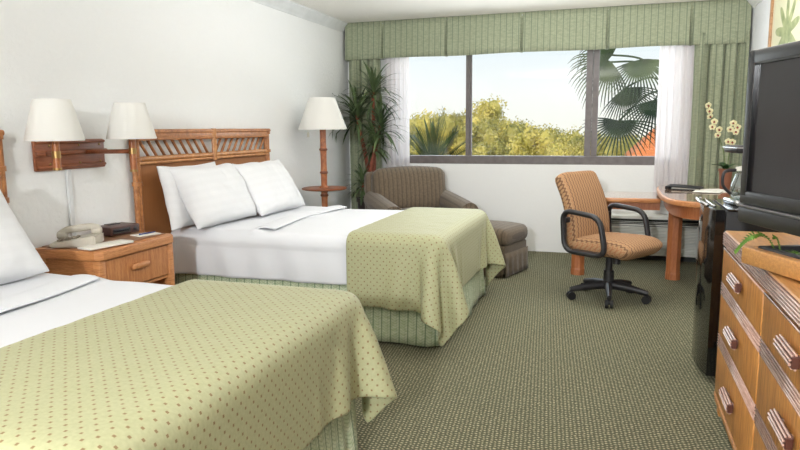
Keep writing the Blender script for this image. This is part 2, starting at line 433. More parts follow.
# ---------------------------------------------------------------- window dressing
def drapery(name, x0, x1, z0, z1, y, amp, folds, mat, label, cat, group=None, ph=0.0, flare=0.0):
    t = thing(name, label, cat, ((x0 + x1) / 2, y, z0), 0, group); hw = (x1 - x0) / 2; H = z1 - z0
    def fn(u, v):
        a = 2 * PI * folds * u + ph + 0.8 * fbm(u * folds, v * 1.3, ph)
        yy = amp * math.sin(a) * (0.75 + .25 * math.sin(5 * u + ph)) + amp * .35 * math.sin(2.3 * a + 1)
        xx = -hw + 2 * hw * u + amp * .35 * math.cos(a) + flare * (1 - v) * (u - .5)
        return (xx, yy, v * H)
    me = grid(fn, int(folds * 14), 14, lambda u, v: (u * (x1 - x0) * 1.5, v * H))
    o = link('curtain_fabric', me, mat, t, True); mod(o, 'SOLIDIFY', thickness=.003)
    # gathered heading tape along the top
    bm = B(); tube(bm, [(-hw + .01, 0, H + .006), (hw - .01, 0, H + .006)], .012, 8); out('curtain_rail', bm, 'trim', t)
    return t
drapery('drape', -2.755, -2.37, .02, 2.10, 6.66, .036, 3.5, 'drape', 'green striped drape hanging behind the potted dracaena', 'curtain')
drapery('drape', .665, 1.10, .50, 2.10, 6.64, .042, 3.5, 'drape', 'green striped drape hanging behind the orchid', 'curtain', ph=1.7)
drapery('sheer_curtain', -2.36, -2.085, .02, 2.10, 6.72, .013, 5, 'sheer', 'white sheer curtain behind the back of the armchair', 'curtain')
drapery('sheer_curtain', .37, .70, .50, 2.10, 6.72, .012, 5, 'sheer', 'white sheer curtain above the round end of the desk', 'curtain', ph=.6)
# valance with inverted pleats
t = thing('valance', 'green striped pleated valance box spanning the top of the window', 'valance', (-.83, 6.62, 2.0))
PL = [-2.345, -1.66, -.90, -.10, .625]
def vfn(u, v):
    L = 4.10; s = u * L; z = v * .383
    if s < .13: x, y = -2.76, .14 - s
    elif s > L - .13: x, y = 1.105, .14 - (L - s)
    else: x, y = -2.76 + (s - .13) * (3.865 / (L - .26)), .01
    y -= .02 * (1 - v) + .004 * math.sin(x * 9)
    for p in PL:
        d = abs(x - p)
        if d < .016: y += .075 * (1 - d / .016) * (1 - v) ** .6
        if d < .1: y -= .008 * (1 - v) * (1 - d / .1)
    zz = .004 * math.sin(x * 5.1) * (1 - v)
    return (x + .83, y, z + zz)
me = grid(vfn, 820, 6, lambda u, v: (u * 4.1, v * .375)); o = link('valance_fabric', me, 'drape', t, True); mod(o, 'SOLIDIFY', thickness=.008)
bm = B(); bx(bm, (-1.90, .02, .355), (1.91, .14, .37)); out('mounting_board', bm, 'trim', t)

# ---------------------------------------------------------------- cloth draping (position-based)
def drape_cloth(x0, x1, y0, y1, bxs, top, step=.03, seed=0, iters=420, r=.06):
    """cloth rectangle laid flat over a rounded box and let hang; bxs = (x0,x1,y0,y1)"""
    nx = int(round((x1 - x0) / step)); ny = int(round((y1 - y0) / step))
    X, Y = np.meshgrid(np.linspace(x0, x1, nx + 1), np.linspace(y0, y1, ny + 1), indexing='ij')
    rng = np.random.RandomState(seed)
    P = np.stack([X, Y, np.full_like(X, top + .004)], -1); rest = P.copy()
    P[..., 2] += rng.rand(*X.shape) * .004
    inside = (X < bxs[1] - .07) & (Y > bxs[2] + .07) & (Y < bxs[3] - .07)
    W = np.where(inside, 0.0, 1.0)[..., None]
    Q = P.copy(); dx = (x1 - x0) / nx; dy = (y1 - y0) / ny
    c = np.array([(bxs[0] + bxs[1]) / 2, (bxs[2] + bxs[3]) / 2, top / 2]); h = np.array([(bxs[1] - bxs[0]) / 2, (bxs[3] - bxs[2]) / 2, top / 2])
    cons = []
    for (a, b, L, k) in ((1, 0, dx, 1), (0, 1, dy, 1), (1, 1, math.hypot(dx, dy), .55), (1, -1, math.hypot(dx, dy), .55), (3, 0, 3 * dx, .12), (0, 3, 3 * dy, .12)):
        for par in range(2 * max(abs(a), abs(b))):
            n0, n1 = X.shape
            i0 = np.arange(0, n0 - a); j0 = np.arange(max(0, -b), n1 - max(0, b))
            if a: i0 = i0[(i0 // a) % 2 == par % 2] if a == 1 else i0[(i0 % (2 * a)) // 1 == par] 
            else: j0 = j0[(j0 // b) % 2 == par % 2] if b == 1 else j0[(j0 % (2 * b)) == par]
            if len(i0) == 0 or len(j0) == 0: continue
            I = np.ix_(i0, j0); J = np.ix_(i0 + a, j0 + b); cons.append((I, J, L, k))
    for it in range(iters):
        V = (P - Q) * .985; Q = P.copy(); P = P + W * (V + np.array([0, 0, -9.8 * .0001 * 1.2]))
        for _ in range(7):
            for I, J, L, k in cons:
                d = P[J] - P[I]; l = np.linalg.norm(d, axis=-1, keepdims=True) + 1e-9
                if k < .2: corr = np.where(l < L * .97, (l - L * .97) / l, 0) * k
                else: corr = (l - L) / l * k
                wi = W[I]; wj = W[J]; ws = wi + wj + 1e-9
                P[I] += d * corr * wi / ws; P[J] -= d * corr * wj / ws
            q = np.abs(P - c) - h + r; qm = np.maximum(q, 0); ln = np.linalg.norm(qm, axis=-1)
            dist = ln + np.minimum(q.max(-1), 0) - r
            hit = (dist < .004) & (W[..., 0] > 0)
            nrm = np.where(ln[..., None] > 1e-6, qm / (ln[..., None] + 1e-9), 0) * np.sign(P - c)
            flat = ln <= 1e-6; nrm[flat] = (0, 0, 1)
            push = np.where(hit, .004 - dist, 0)[..., None] * nrm; P = P + push
            Q = np.where(hit[..., None], Q + (P - Q) * .3, Q)
            P[..., 2] = np.maximum(P[..., 2], .006)
    return P, rest
def cloth_obj(name, P, rest, mat, parent=None, origin=(0, 0, 0), thick=.006):
    nx, ny = P.shape[0] - 1, P.shape[1] - 1; O = np.array(origin)
    me = grid(lambda u, v: tuple(P[round(u * nx), round(v * ny)] - O), nx, ny, lambda u, v: tuple(rest[round(u * nx), round(v * ny)][:2]))
    o = link(name, me, mat, parent, True, origin if parent is None else (0, 0, 0))
    mod(o, 'SOLIDIFY', thickness=thick, offset=1); mod(o, 'SUBSURF', levels=1, render_levels=1)
    return o

# ---------------------------------------------------------------- beds
BX0, BX1 = -2.74, -.93; BW = 1.34; TOP = .625
def make_bed(yc, label, near_label):
    t = thing('bed', label, 'bed', (BX0, yc, 0), 0, 'double beds'); L = BX1 - BX0; h = BW / 2
    bm = B(); bx(bm, (.01, -h + .02, .36), (L - .01, h - .02, TOP - .02), .05, 4); out('mattress', bm, 'mattress', t, autos=.8)
    bm = B(); bx(bm, (.02, -h + .035, .14), (L - .03, h - .035, .355), .02); out('box_spring', bm, 'mattress', t)
    for x in (.12, L - .14):
        for y in (-h + .12, h - .12):
            bm = B(); lathe(bm, [(0, 0), (.025, 0), (.03, .14), (0, .14)], (x, y, 0), 14); out('leg', bm, 'blackm', t)
    # tailored skirt: near side, foot, far side, corner pleats
    pts = [(0, -h + .01), (L, -h + .01), (L, h - .01), (0, h - .01)]
    segs = [(Vector(pts[i]), Vector(pts[i + 1])) for i in range(3)]
    P = []; s = 0
    for k, (a, b) in enumerate(segs):
        n = int((b - a).length / .02); d = (b - a).normalized(); nr = Vector((d.y, -d.x))
        for i in range(n + 1):
            q = i / n; p = a.lerp(b, q); e = min(q, 1 - q) * (b - a).length
            P.append((p, nr, s + q * (b - a).length, e, k))
        s += (b - a).length
    n = len(P) - 1
    def fn(u, v):
        p, nr, ss, e, k = P[round(u * n)]; z = .012 + v * .33
        off = (1 - v) * (.028 + .010 * math.sin(ss * 8 + k) + .006 * math.sin(ss * 23))
        if e < .06 and (k == 1 or (k == 0 and ss > .5) or (k == 2 and ss < s - .5)): off -= .03 * (1 - v) * (1 - e / .06)
        for m in (.95, 1.0 + L + .2):
            if abs(ss - m) < .02: off -= .018 * (1 - abs(ss - m) / .02)
        return (p.x + nr.x * off, p.y + nr.y * off, z)
    me = grid(fn, n, 6, lambda u, v: (P[round(u * n)][2], v * .33)); o = link('bed_skirt', me, 'skirt', t, True); mod(o, 'SOLIDIFY', thickness=.004)
    return t
def make_duvet(yc, label, seed):
    L = BX1 - BX0 + .02; h = BW / 2 + .015
    t = thing('duvet', label, 'duvet', (BX0, yc, .34), 0, 'white duvets')
    hang = .215; r = .065; prof = []
    arc = r * PI / 2; tot = 2 * hang + 2 * arc + 2 * (h - r)
    def cross(sv):
        d = sv * tot
        if d < hang: return (-h - .006 * math.sin(d * 20), d - hang + (TOP - r), -1, 0)
        d -= hang
        if d < arc: a = d / r; return (-h + r - r * math.cos(a), TOP - r + r * math.sin(a), -math.cos(a), math.sin(a))
        d -= arc
        if d < 2 * (h - r): return (-h + r + d, TOP, 0, 1)
        d -= 2 * (h - r)
        if d < arc: a = d / r; return (h - r + r * math.sin(a), TOP - r + r * math.cos(a), math.sin(a), math.cos(a))
        d -= arc; return (h, TOP - r - d, 1, 0)
    def fn(u, v):
        x = u * L; y, z, ny, nz = cross(v); w = abs(ny)
        puff = .006 * fbm(x * 3, y * 4, seed) + .010
        if nz > .9: puff += .012 * math.exp(-((x - .62) / .05) ** 2) * (1 if y < h else 1) + .01 * (x < .6)
        wav = w * (.010 * math.sin(x * 11 + seed + 2 * z) + .006 * math.sin(x * 27 + 5 * z)) * min(1, max(0, (TOP - z) / .15))
        if w > .9: z += .022 * fbm(x * 2.2, seed, 1) * min(1, (TOP - z) / .2)
        if u > .985: z -= .02
        return (x, y + ny * (puff + wav + .004), z + nz * puff - .34)
    me = grid(fn, 110, 120, lambda u, v: (u * L, v * tot)); o = link('duvet_cover', me, 'sheet', t, True); mod(o, 'SOLIDIFY', thickness=.008, offset=-1)
    # turned-down top sheet band near the pillows
    def fb(u, v):
        x = .55 + .14 * u + .035 * math.sin(v * 5 + seed) ; y, z, ny, nz = cross(.18 + .64 * v)
        e = .030 + .008 * math.sin(PI * u) + .004 * fbm(x * 5, y * 6, seed)
        return (x, y + ny * e, z + nz * e - .34)
    me = grid(fb, 12, 80, lambda u, v: (u, v)); o = link('turned_down_sheet', me, 'sheet', t, True); mod(o, 'SOLIDIFY', thickness=.008, offset=-1)
    return t
def make_pillow(name, label, loc, rz, tilt, w=.70, hgt=.47, th=.17, seed=1, roll=0, group='bed pillows'):
    """local x = width, y = height (bottom to top), z = thickness; then tilted"""
    rot = Matrix.Rotation(rz, 3, 'Z') @ Matrix.Rotation(roll, 3, 'Y') @ Matrix.Rotation(tilt, 3, 'X')
    def side(sg):
        def fn(u, v):
            a = 2 * u - 1; b = 2 * v - 1
            k = max(0, (1 - abs(a) ** 2.6)) ** .55 * max(0, (1 - abs(b) ** 2.6)) ** .55
            x = a * w / 2 * (1 - .07 * (1 - b * b) * abs(a) ** 3); y = b * hgt / 2 * (1 - .08 * (1 - a * a) * abs(b) ** 3)
            z = sg * (th / 2 * k) + .018 * fbm(a * 2.2, b * 2.2, seed) * k + .006 * fbm(a * 7, b * 5, seed + 3) * min(1, k * 2)
            y -= .02 * k * (1 - b)
            z += .012 * math.sin(a * 9 + seed) * (1 - k) * 1.0
            return tuple(rot @ Vector((x, y + hgt / 2, z)))
        return fn
    bm = B()
    for sg in (1, -1):
        me = grid(side(sg), 40, 28, lambda u, v: (u * w, v * hgt)); bm.from_mesh(me); bpy.data.meshes.remove(me)
    bmesh.ops.remove_doubles(bm, verts=bm.verts, dist=.0004)
    o = out(name, bm, 'pillow', None, True); o.location = loc; mod(o, 'SUBSURF', levels=1, render_levels=1)
    return tag(o, label, 'pillow', group)

Y2 = 4.23; Y1 = 1.595
make_bed(Y2, 'far double bed with green leaf-striped skirt, beside the armchair', '')
make_bed(Y1, 'near double bed with green leaf-striped skirt, closest to the camera', '')
make_duvet(Y2, 'white duvet on the far bed, hanging over its near side', 2.0)
make_duvet(Y1, 'white duvet on the near bed, below the nightstand', 5.0)
h = BW / 2
def make_spread(yc, xs, label, seed, foot=.36, side=.385):
    b = (BX0, BX1 + .03, yc - h - .04, yc + h + .04)
    P, rest = drape_cloth(xs, b[1] + foot, b[2] - side, b[3] + side, b, TOP + .028, .03, seed)
    nx, ny = P.shape[:2]
    return tag(cloth_obj('bedspread', P, rest, 'spread', None, (b[1], yc, 0)), label, 'bedspread', 'folded bedspreads')
make_spread(Y2, -1.49, 'olive green dotted bedspread across the foot of the far bed', 1)
make_spread(Y1, -1.645, 'olive green dotted bedspread across the foot of the near bed', 4, foot=.345, side=.29)

TL = math.radians(50)
def lean(yc, xb, z, name, label, **kw):   # pillow bottom edge at xb, leaning toward -x
    rz = kw.pop('rz', PI / 2)
    return make_pillow(name, label, (xb, yc, z), rz, kw.pop('tilt', TL), **kw)
lean(3.70, -2.60, .65, 'pillow', 'white pillow on the far bed, rearmost, peeking out at the left', seed=9, tilt=math.radians(78), w=.66, th=.12, hgt=.42)
lean(3.81, -2.45, .655, 'pillow', 'plump white pillow on the far bed, front left beside the nightstand', seed=2, tilt=math.radians(62), w=.74, hgt=.44, th=.2)
lean(4.44, -2.38, .655, 'pillow', 'plump white pillow on the far bed nearest the floor lamp', seed=5, tilt=math.radians(58), w=.70, hgt=.45, th=.2)
lean(1.82, -2.34, .655, 'pillow', 'large white pillow on the near bed, at the left edge of the picture', seed=12, tilt=math.radians(56), w=.76, hgt=.50, th=.2)

# ---------------------------------------------------------------- headboards
def make_headboard():
    t = thing('headboard', '', 'headboard', (XL + .005, 0, 0), 0, 'rattan headboards'); W = 1.64; H = 1.28; hw = W / 2
    bm = B(); bx(bm, (.012, -hw + .02, .35), (.03, hw - .02, 1.10)); out('woven_panel', bm, 'weave', t)
    for s in (-1, 1):
        bm = B()
        for dy in (-.0, .026): tube(bm, [(.03, s * (hw - .012 - dy), 0), (.03, s * (hw - .012 - dy), .5), (.03, s * (hw - .012 - dy), H - .01)], .017, 10)
        for z in (.62, .95, 1.10, 1.25): tube(bm, [(.03, s * (hw - .025), z - .012), (.03, s * (hw - .025), z + .012)], .033, 12)
        out('post', bm, 'rattan', t, autos=.7)
    bm = B(); bx(bm, (.008, -hw + .02, 1.215), (.055, hw - .02, 1.262), .01, 3); tube(bm, [(.045, -hw, 1.268), (.045, hw, 1.268)], .015, 10); tube(bm, [(.052, -hw + .03, 1.222), (.052, hw - .03, 1.222)], .01, 8)
    out('top_rail', bm, 'rattan', t, autos=.7)
    bm = B(); tube(bm, [(.035, -hw + .03, 1.10), (.035, hw - .03, 1.10)], .016, 10); tube(bm, [(.045, -hw + .03, 1.075), (.045, hw - .03, 1.075)], .010, 8); out('middle_rail', bm, 'rattan_light', t, autos=.7)
    bm = B(); tube(bm, [(.05, 0, 1.06), (.05, 0, 1.285)], .014, 8); tube(bm, [(.05, .022, 1.06), (.05, .022, 1.285)], .012, 8); out('centre_post', bm, 'rattan_light', t, autos=.7)
    for s in (-1, 1):
        for k in range(9):
            y = .045 + k * .079; y2 = y + .085
            bm = B(); tube(bm, [(.03, s * y, 1.11), (.03, s * y2, 1.22)], .0095, 8); out('slat', bm, 'rattan', t, True)
    bm = B(); tube(bm, [(.03, -hw + .03, .37), (.03, hw - .03, .37)], .016, 8); out('bottom_rail', bm, 'rattan', t, autos=.7)
    return t
hb = make_headboard(); hb.location.y = 4.09; hb['label'] = 'rattan headboard with diagonal lattice top behind the far bed pillows'
hb2 = copy_tree(hb); hb2.location.y = 1.56; hb2['label'] = 'rattan headboard of the near bed, only its end post in view at left'

# ---------------------------------------------------------------- nightstand
NX, NY = -2.585, 2.83
t = thing('nightstand', 'light wood nightstand with one drawer between the two beds', 'nightstand', (NX, NY, 0))
dx, dy, H = .205, .30, .69
bm = B(); prism(bm, [(-dx, -dy), (dx - .03, -dy), (dx, -dy + .03), (dx, dy - .03), (dx - .03, dy), (-dx, dy)], H - .055, H - .004, .008); out('top_frame', bm, 'night', t, autos=.6)
bm = B(); bx(bm, (-dx + .02, -dy + .035, H - .006), (dx - .045, dy - .035, H + .001)); out('top_panel', bm, 'nighttop', t)
for sx in (-1, 1):
    for sy in (-1, 1):
        bm = B(); bx(bm, (sx * (dx - .035) - .022, sy * (dy - .035) - .022, 0), (sx * (dx - .035) + .022, sy * (dy - .035) + .022, H - .05), .008); out('leg', bm, 'night', t, autos=.7)
bm = B()
for sy in (-1, 1): bx(bm, (-dx + .04, sy * (dy - .035) - .008, .12), (dx - .04, sy * (dy - .035) + .008, H - .055))
bx(bm, (-dx + .01, -dy + .05, .12), (-dx + .02, dy - .05, H - .055)); bx(bm, (-dx + .02, -dy + .04, .12), (dx - .03, dy - .04, .14)); bx(bm, (-dx + .02, -dy + .04, .44), (dx - .03, dy - .04, .455)); out('carcass', bm, 'night', t)
bm = B(); bx(bm, (dx - .05, -dy + .058, .46), (dx - .02, dy - .058, H - .06), .004); dr = out('drawer', bm, 'nightv', t)
bm = B(); bx(bm, (dx - .02, -.065, .545), (dx + .006, .065, .578), .012, 3); out('drawer_handle', bm, 'night', dr, autos=.7)
# telephone
t = thing('telephone', 'beige corded telephone on the nightstand', 'telephone', (-2.62, 2.645, .692), math.radians(-62))
def wedge(bm, w, d, z0, zf, zb):
    vs = [bm.verts.new(p) for p in ((-w, -d, z0), (w, -d, z0), (w, d, z0), (-w, d, z0), (-w, -d, zf), (w, -d, zf), (w, d, zb), (-w, d, zb))]
    for q in ((0, 1, 2, 3), (4, 5, 6, 7), (0, 1, 5, 4), (1, 2, 6, 5), (2, 3, 7, 6), (3, 0, 4, 7)): bm.faces.new([vs[i] for i in q])
    return bm
bm = B(); wedge(bm, .085, .11, 0, .022, .055); bmesh.ops.bevel(bm, geom=bm.edges[:], offset=.007, segments=2, affect='EDGES'); ph = out('telephone_body', bm, 'cream', t, autos=.7)
bm = B()
for i in range(3):
    for j in range(4): box(bm, (.0 + .026 * i, -.07 + .026 * j, .034 + .0036 * j), (.018, .016, .01), None, .002)
out('keypad', bm, 'creamd', ph)
bm = B(); tube(bm, smooth_path([(-.052, -.10, .045), (-.052, -.06, .07), (-.052, 0, .08), (-.052, .06, .085), (-.052, .10, .075)]), .019, 10, sx=.9)
box(bm, (-.052, -.085, .045), (.046, .05, .035), None, .012, 3); box(bm, (-.052, .085, .066), (.046, .05, .035), None, .012, 3); out('handset', bm, 'cream', t, autos=.8)
bm = B(); P = []
for k in range(160):
    a = k / 160; c = Vector((-.09 - .03 * math.sin(a * PI), -.10 + .16 * a, .012 + .0 * a)); P.append(c + Vector((.006 * math.cos(k * .9), 0, .006 * math.sin(k * .9))))
tube(bm, P, .0016, 5); out('cord', bm, 'cream', t, True)
bm = B(); bx(bm, (-.05, -.13, 0), (.05, .13, .012), .004); o = out('phone_directory', bm, 'paper', None, autos=.6); o.location = (-2.45, 2.66, .692); o.rotation_euler = (0, 0, math.radians(-10)); tag(o, 'thin cream booklet lying in front of the telephone', 'booklet')
t = thing('clock_radio', 'dark brown flat clock radio on the nightstand', 'radio', (-2.68, 3.0, .692), math.radians(-8))
bm = B(); bx(bm, (-.07, -.10, 0.004), (.07, .10, .052), .006); out('radio_body', bm, 'brown', t, autos=.6)
bm = B(); bx(bm, (.0705, -.085, .014), (.073, .03, .04)); out('display', bm, 'blackg', t)
bm = B(); lathe(bm, [(0, .008), (.009, .008), (.011, 0)], (0, 0, 0), 14); bmesh.ops.transform(bm, matrix=Matrix.Translation((.071, .065, .028)) @ Matrix.Rotation(PI / 2, 4, 'Y'), verts=bm.verts); out('tuning_knob', bm, 'blackp', t, True)
bm = B(); bx(bm, (-.055, -.04, .0), (-.015, .04, .004)); bmesh.ops.translate(bm, vec=(0, 0, .053), verts=bm.verts); out('button_strip', bm, 'blackp', t)
bm = B(); bx(bm, (-.045, -.07, 0), (.045, .07, .003)); o = out('note_card', bm, 'paper'); o.location = (-2.50, 3.02, .692); o.rotation_euler = (0, 0, -.3); tag(o, 'white note card lying beside the clock radio', 'card')
bm = B(); tube(bm, [(0, -.06, 0), (0, .05, 0), (0, .06, 0)], [.0035, .0035, .001], 8); o = out('pen', bm, 'blue', smooth=True); o.location = (-2.495, 3.03, .6995); o.rotation_euler = (0, 0, -.15); tag(o, 'blue pen lying on the white note card', 'pen')

# ---------------------------------------------------------------- lamps
def shade(bm, r0, r1, z0, z1, c=(0, 0, 0)):
    lathe(bm, [(r0, z0), (r0 + .002, z0 + .006), (r1 + .002, z1 - .006), (r1, z1), (r1 - .004, z1), (r0 - .004, z0), (r0, z0)], c, 40)
t = thing('wall_lamp', 'twin wall lamp with red-brown wooden plate and two ivory shades', 'wall lamp', (XL, 2.80, 1.15))
bm = B(); bx(bm, (0, -.22, -.08), (.022, .26, .08), .008); out('back_plate', bm, 'redwood', t, autos=.7)
bm = B(); tube(bm, [(.03, -.22, .012), (.03, .26, .012)], .014, 8); tube(bm, [(.028, -.21, -.06), (.028, .25, -.06)], .008, 8); tube(bm, [(.028, -.21, .068), (.028, .25, .068)], .008, 8); out('plate_moulding', bm, 'redwood', t, True)
for y in (-.13, .07, .22):
    for z in (-.045, .05):
        bm = B(); lathe(bm, [(0, .026), (.006, .025), (.007, .021)], (0, 0, 0), 10); bmesh.ops.transform(bm, matrix=Matrix.Translation((.0, y, z)) @ Matrix.Rotation(PI / 2, 4, 'Y'), verts=bm.verts); out('screw', bm, 'brass', t, True)
for (ly, lx, ay, z0) in ((-.30, .24, -.15, -.06), (.23, .24, .1, -.10)):
    bm = B(); tube(bm, [(.03, ay, .01), (lx, ly, .01)], .012, 8); out('swing_arm', bm, 'redwood', t, True)
    bm = B(); tube(bm, [(lx, ly, z0), (lx, ly, .12)], .0185, 12); po = out('lamp_post', bm, 'bamboo', t, autos=.7)
    bm = B(); tube(bm, [(lx, ly, z0 - .004), (lx, ly, z0 + .008)], .021, 12); out('collar', bm, 'brass', po, autos=.7)
    bm = B(); tube(bm, [(lx, ly, -.005), (lx, ly, .028)], .021, 12); out('collar', bm, 'brass', po, autos=.7)
    bm = B(); shade(bm, .130, .082, .078, .275, (lx, ly, 0)); out('lamp_shade', bm, 'shade', t, True)
    bm = B(); lathe(bm, [(0, .12), (.018, .12), (.022, .15), (.03, .19), (.022, .22), (0, .235)], (lx, ly, 0), 16); out('bulb', bm, 'paper', t, True)
bm = B(); bx(bm, (.002, -.02, -.46), (.016, .01, -.08), .003); out('cord_cover', bm, 'trim', t)

t = thing('floor_lamp', 'bamboo floor lamp with ivory shade and round tray', 'floor lamp', (-2.53, 5.5, 0))
bm = B(); lathe(bm, [(0, 0), (.14, 0), (.14, .02), (.11, .035), (.04, .05), (0, .05)]); out('base', bm, 'bamboo', t, autos=.6)
bm = B(); P = []; Rr = []
for k in range(61):
    z = .04 + 1.26 * k / 60; P.append((0, 0, z)); q = (z - .04) % .21 / .21; Rr.append(.028 + .004 * (abs(q - .5) * 2) ** 4)
tube(bm, P, Rr, 16, up=(1, 0, 0)); pole = out('pole', bm, 'bamboo', t, True)
for k in range(1, 6):
    bm = B(); z = .04 + .21 * k; lathe(bm, [(.030, z - .012), (.037, z - .005), (.037, z + .005), (.030, z + .012)], (0, 0, 0), 18); out('bamboo_node', bm, 'node', pole, True)
bm = B(); lathe(bm, [(0, .722), (.19, .722), (.205, .728), (.207, .738), (.195, .742), (0, .742)], (0, 0, 0), 36); tr_ = out('tray_table', bm, 'redwood', t, autos=.6)
bm = B(); lathe(bm, [(.03, .70), (.06, .722), (.03, .722)], (0, 0, 0), 20); lathe(bm, [(.03, .76), (.05, .742), (.03, .742)], (0, 0, 0), 20); out('tray_collar', bm, 'bamboo', tr_, True)
bm = B(); shade(bm, .218, .118, 1.27, 1.555); out('lamp_shade', bm, 'shade', t, True)
bm = B(); lathe(bm, [(0, 1.30), (.018, 1.30), (.024, 1.34), (.032, 1.39), (.022, 1.43), (0, 1.44)]); out('bulb', bm, 'paper', t, True)
bm = B(); tube(bm, [(-.10, -.10, 1.32), (-.10, -.10, 1.24)], .0015, 5); box(bm, (-.10, -.10, 1.225), (.022, .004, .045)); out('pull_tag', bm, 'cream', t)

# ---------------------------------------------------------------- armchair and ottoman
def cushion(bm, c, s, bev=.05, puff=.02, rot=None, seed=0):
    t = B(); bmesh.ops.create_cube(t, size=1); bmesh.ops.scale(t, vec=s, verts=t.verts)
    bmesh.ops.bevel(t, geom=t.edges[:], offset=bev, segments=4, profile=.5, affect='EDGES')
    bmesh.ops.subdivide_edges(t, edges=[e for e in t.edges if e.calc_length() > .12], cuts=5, use_grid_fill=True)
    hx, hy, hz = s[0] / 2, s[1] / 2, s[2] / 2
    for v in t.verts:
        a, b, d = v.co.x / hx, v.co.y / hy, v.co.z / hz
        v.co.z += puff * d * (1 - a * a) * (1 - b * b) + .004 * fbm(v.co.x * 6, v.co.y * 6, seed)
        v.co.y += puff * b * (1 - a * a) * (1 - d * d); v.co.x += puff * .6 * a * (1 - b * b) * (1 - d * d)
    m = Matrix.Translation(c) @ (rot.to_4x4() if rot else Matrix.Identity(4)); bmesh.ops.transform(t, matrix=m, verts=t.verts)
    me = bpy.data.meshes.new('t'); t.to_mesh(me); t.free(); bm.from_mesh(me); bpy.data.meshes.remove(me); return bm
t = thing('armchair', 'taupe striped wide armchair in the corner under the window', 'armchair', (-1.835, 6.15, 0), math.radians(36))
# local: faces -y, back at +y
W = .92; D = .84
bm = B(); cushion(bm, (0, .0, .20), (W - .06, D - .06, .30), .03, .0); out('base', bm, 'sofa', t, autos=.9)
bm = B(); cushion(bm, (0, -.08, .40), (W - .38, D - .18, .15), .05, .02); out('seat_cushion', bm, 'sofa', t, True)
bm = B(); cushion(bm, (0, .34, .56), (W - .06, .15, .56), .05, .01, Matrix.Rotation(-.10, 3, 'X')); out('back_frame', bm, 'sofa', t, True)
bm = B(); cushion(bm, (0, .235, .655), (W - .17, .19, .43), .07, .03, Matrix.Rotation(-.16, 3, 'X'), 3); out('back_cushion', bm, 'sofa', t, True)
for s in (-1, 1):
    bm = B(); cushion(bm, (s * (W / 2 - .10), -.05, .30), (.15, D - .12, .44), .03, .005)
    P = [(s * (W / 2 - .085), -.44, .485), (s * (W / 2 - .085), -.30, .50), (s * (W / 2 - .085), 0, .53), (s * (W / 2 - .085), .3, .57)]
    tube(bm, P, [.092, .096, .096, .088], 22, up=(1, 0, 0)); ar = out('arm', bm, 'sofa', t, autos=.9)
    bm = B(); lathe(bm, [(0, .006), (.07, .006), (.085, 0)], (0, 0, 0), 22); bmesh.ops.transform(bm, matrix=Matrix.Translation((s * (W / 2 - .085), -.44, .485)) @ Matrix.Rotation(PI / 2, 4, 'X'), verts=bm.verts); out('arm_panel', bm, 'sofa', ar, True)
for sx in (-1, 1):
    for sy in (-1, 1):
        bm = B(); lathe(bm, [(0, 0), (.02, 0), (.028, .06), (0, .06)], (sx * .40, sy * .33, 0), 12); out('foot', bm, 'blackm', t, autos=.6)
t = thing('ottoman', 'taupe striped ottoman at the far end of the second bed', 'ottoman', (-1.04, 5.74, 0), math.radians(-17))
bm = B(); cushion(bm, (0, 0, .345), (.56, .50, .15), .06, .02); out('cushion', bm, 'sofa', t, True)
bm = B(); cushion(bm, (0, 0, .155), (.53, .47, .25), .02, .0); out('base', bm, 'sofa', t, autos=.9)
for a, b, c in (((-.265, -.24, .02), (.265, -.24, .02), (0, -1)), ((.27, -.235, .02), (.27, .235, .02), (1, 0)), ((-.27, -.235, .02), (-.27, .235, .02), (-1, 0))):
    def fn(u, v, a=a, b=b, c=c):
        p = Vector(a).lerp(Vector(b), u); o_ = .006 * math.sin(u * 30) * (1 - v) + .012 * (1 - v) + .004; return (p.x + c[0] * o_, p.y + c[1] * o_, .012 + v * .2)
    o = link('skirt_panel', grid(fn, 30, 4), 'sofa', t, True); mod(o, 'SOLIDIFY', thickness=.004)

# ---------------------------------------------------------------- blade foliage helpers
def blade(bm, o, d, L, w, droop, n=6, fold=.15):
    """arching strap leaf"""
    o = Vector(o); d = Vector(d).normalized(); side = d.cross(Vector((0, 0, 1)))
    if side.length < .05: side = Vector((1, 0, 0))
    side.normalize(); prev = None; p = o.copy(); dd = d.copy()
    for k in range(n + 1):
        t_ = k / n; ww = w * (math.sin(PI * min(1, .12 + t_ * .88)) ** .6) * (1 if t_ < .98 else .1)
        up = side.cross(dd).normalized()
        a = bm.verts.new(p - side * ww + up * ww * fold); b = bm.verts.new(p); c = bm.verts.new(p + side * ww + up * ww * fold)
        if prev: bm.faces.new((prev[0], prev[1], b, a)); bm.faces.new((prev[1], prev[2], c, b))
        prev = (a, b, c); p = p + dd * (L / n); dd = (dd + Vector((0, 0, -droop / n))).normalized()
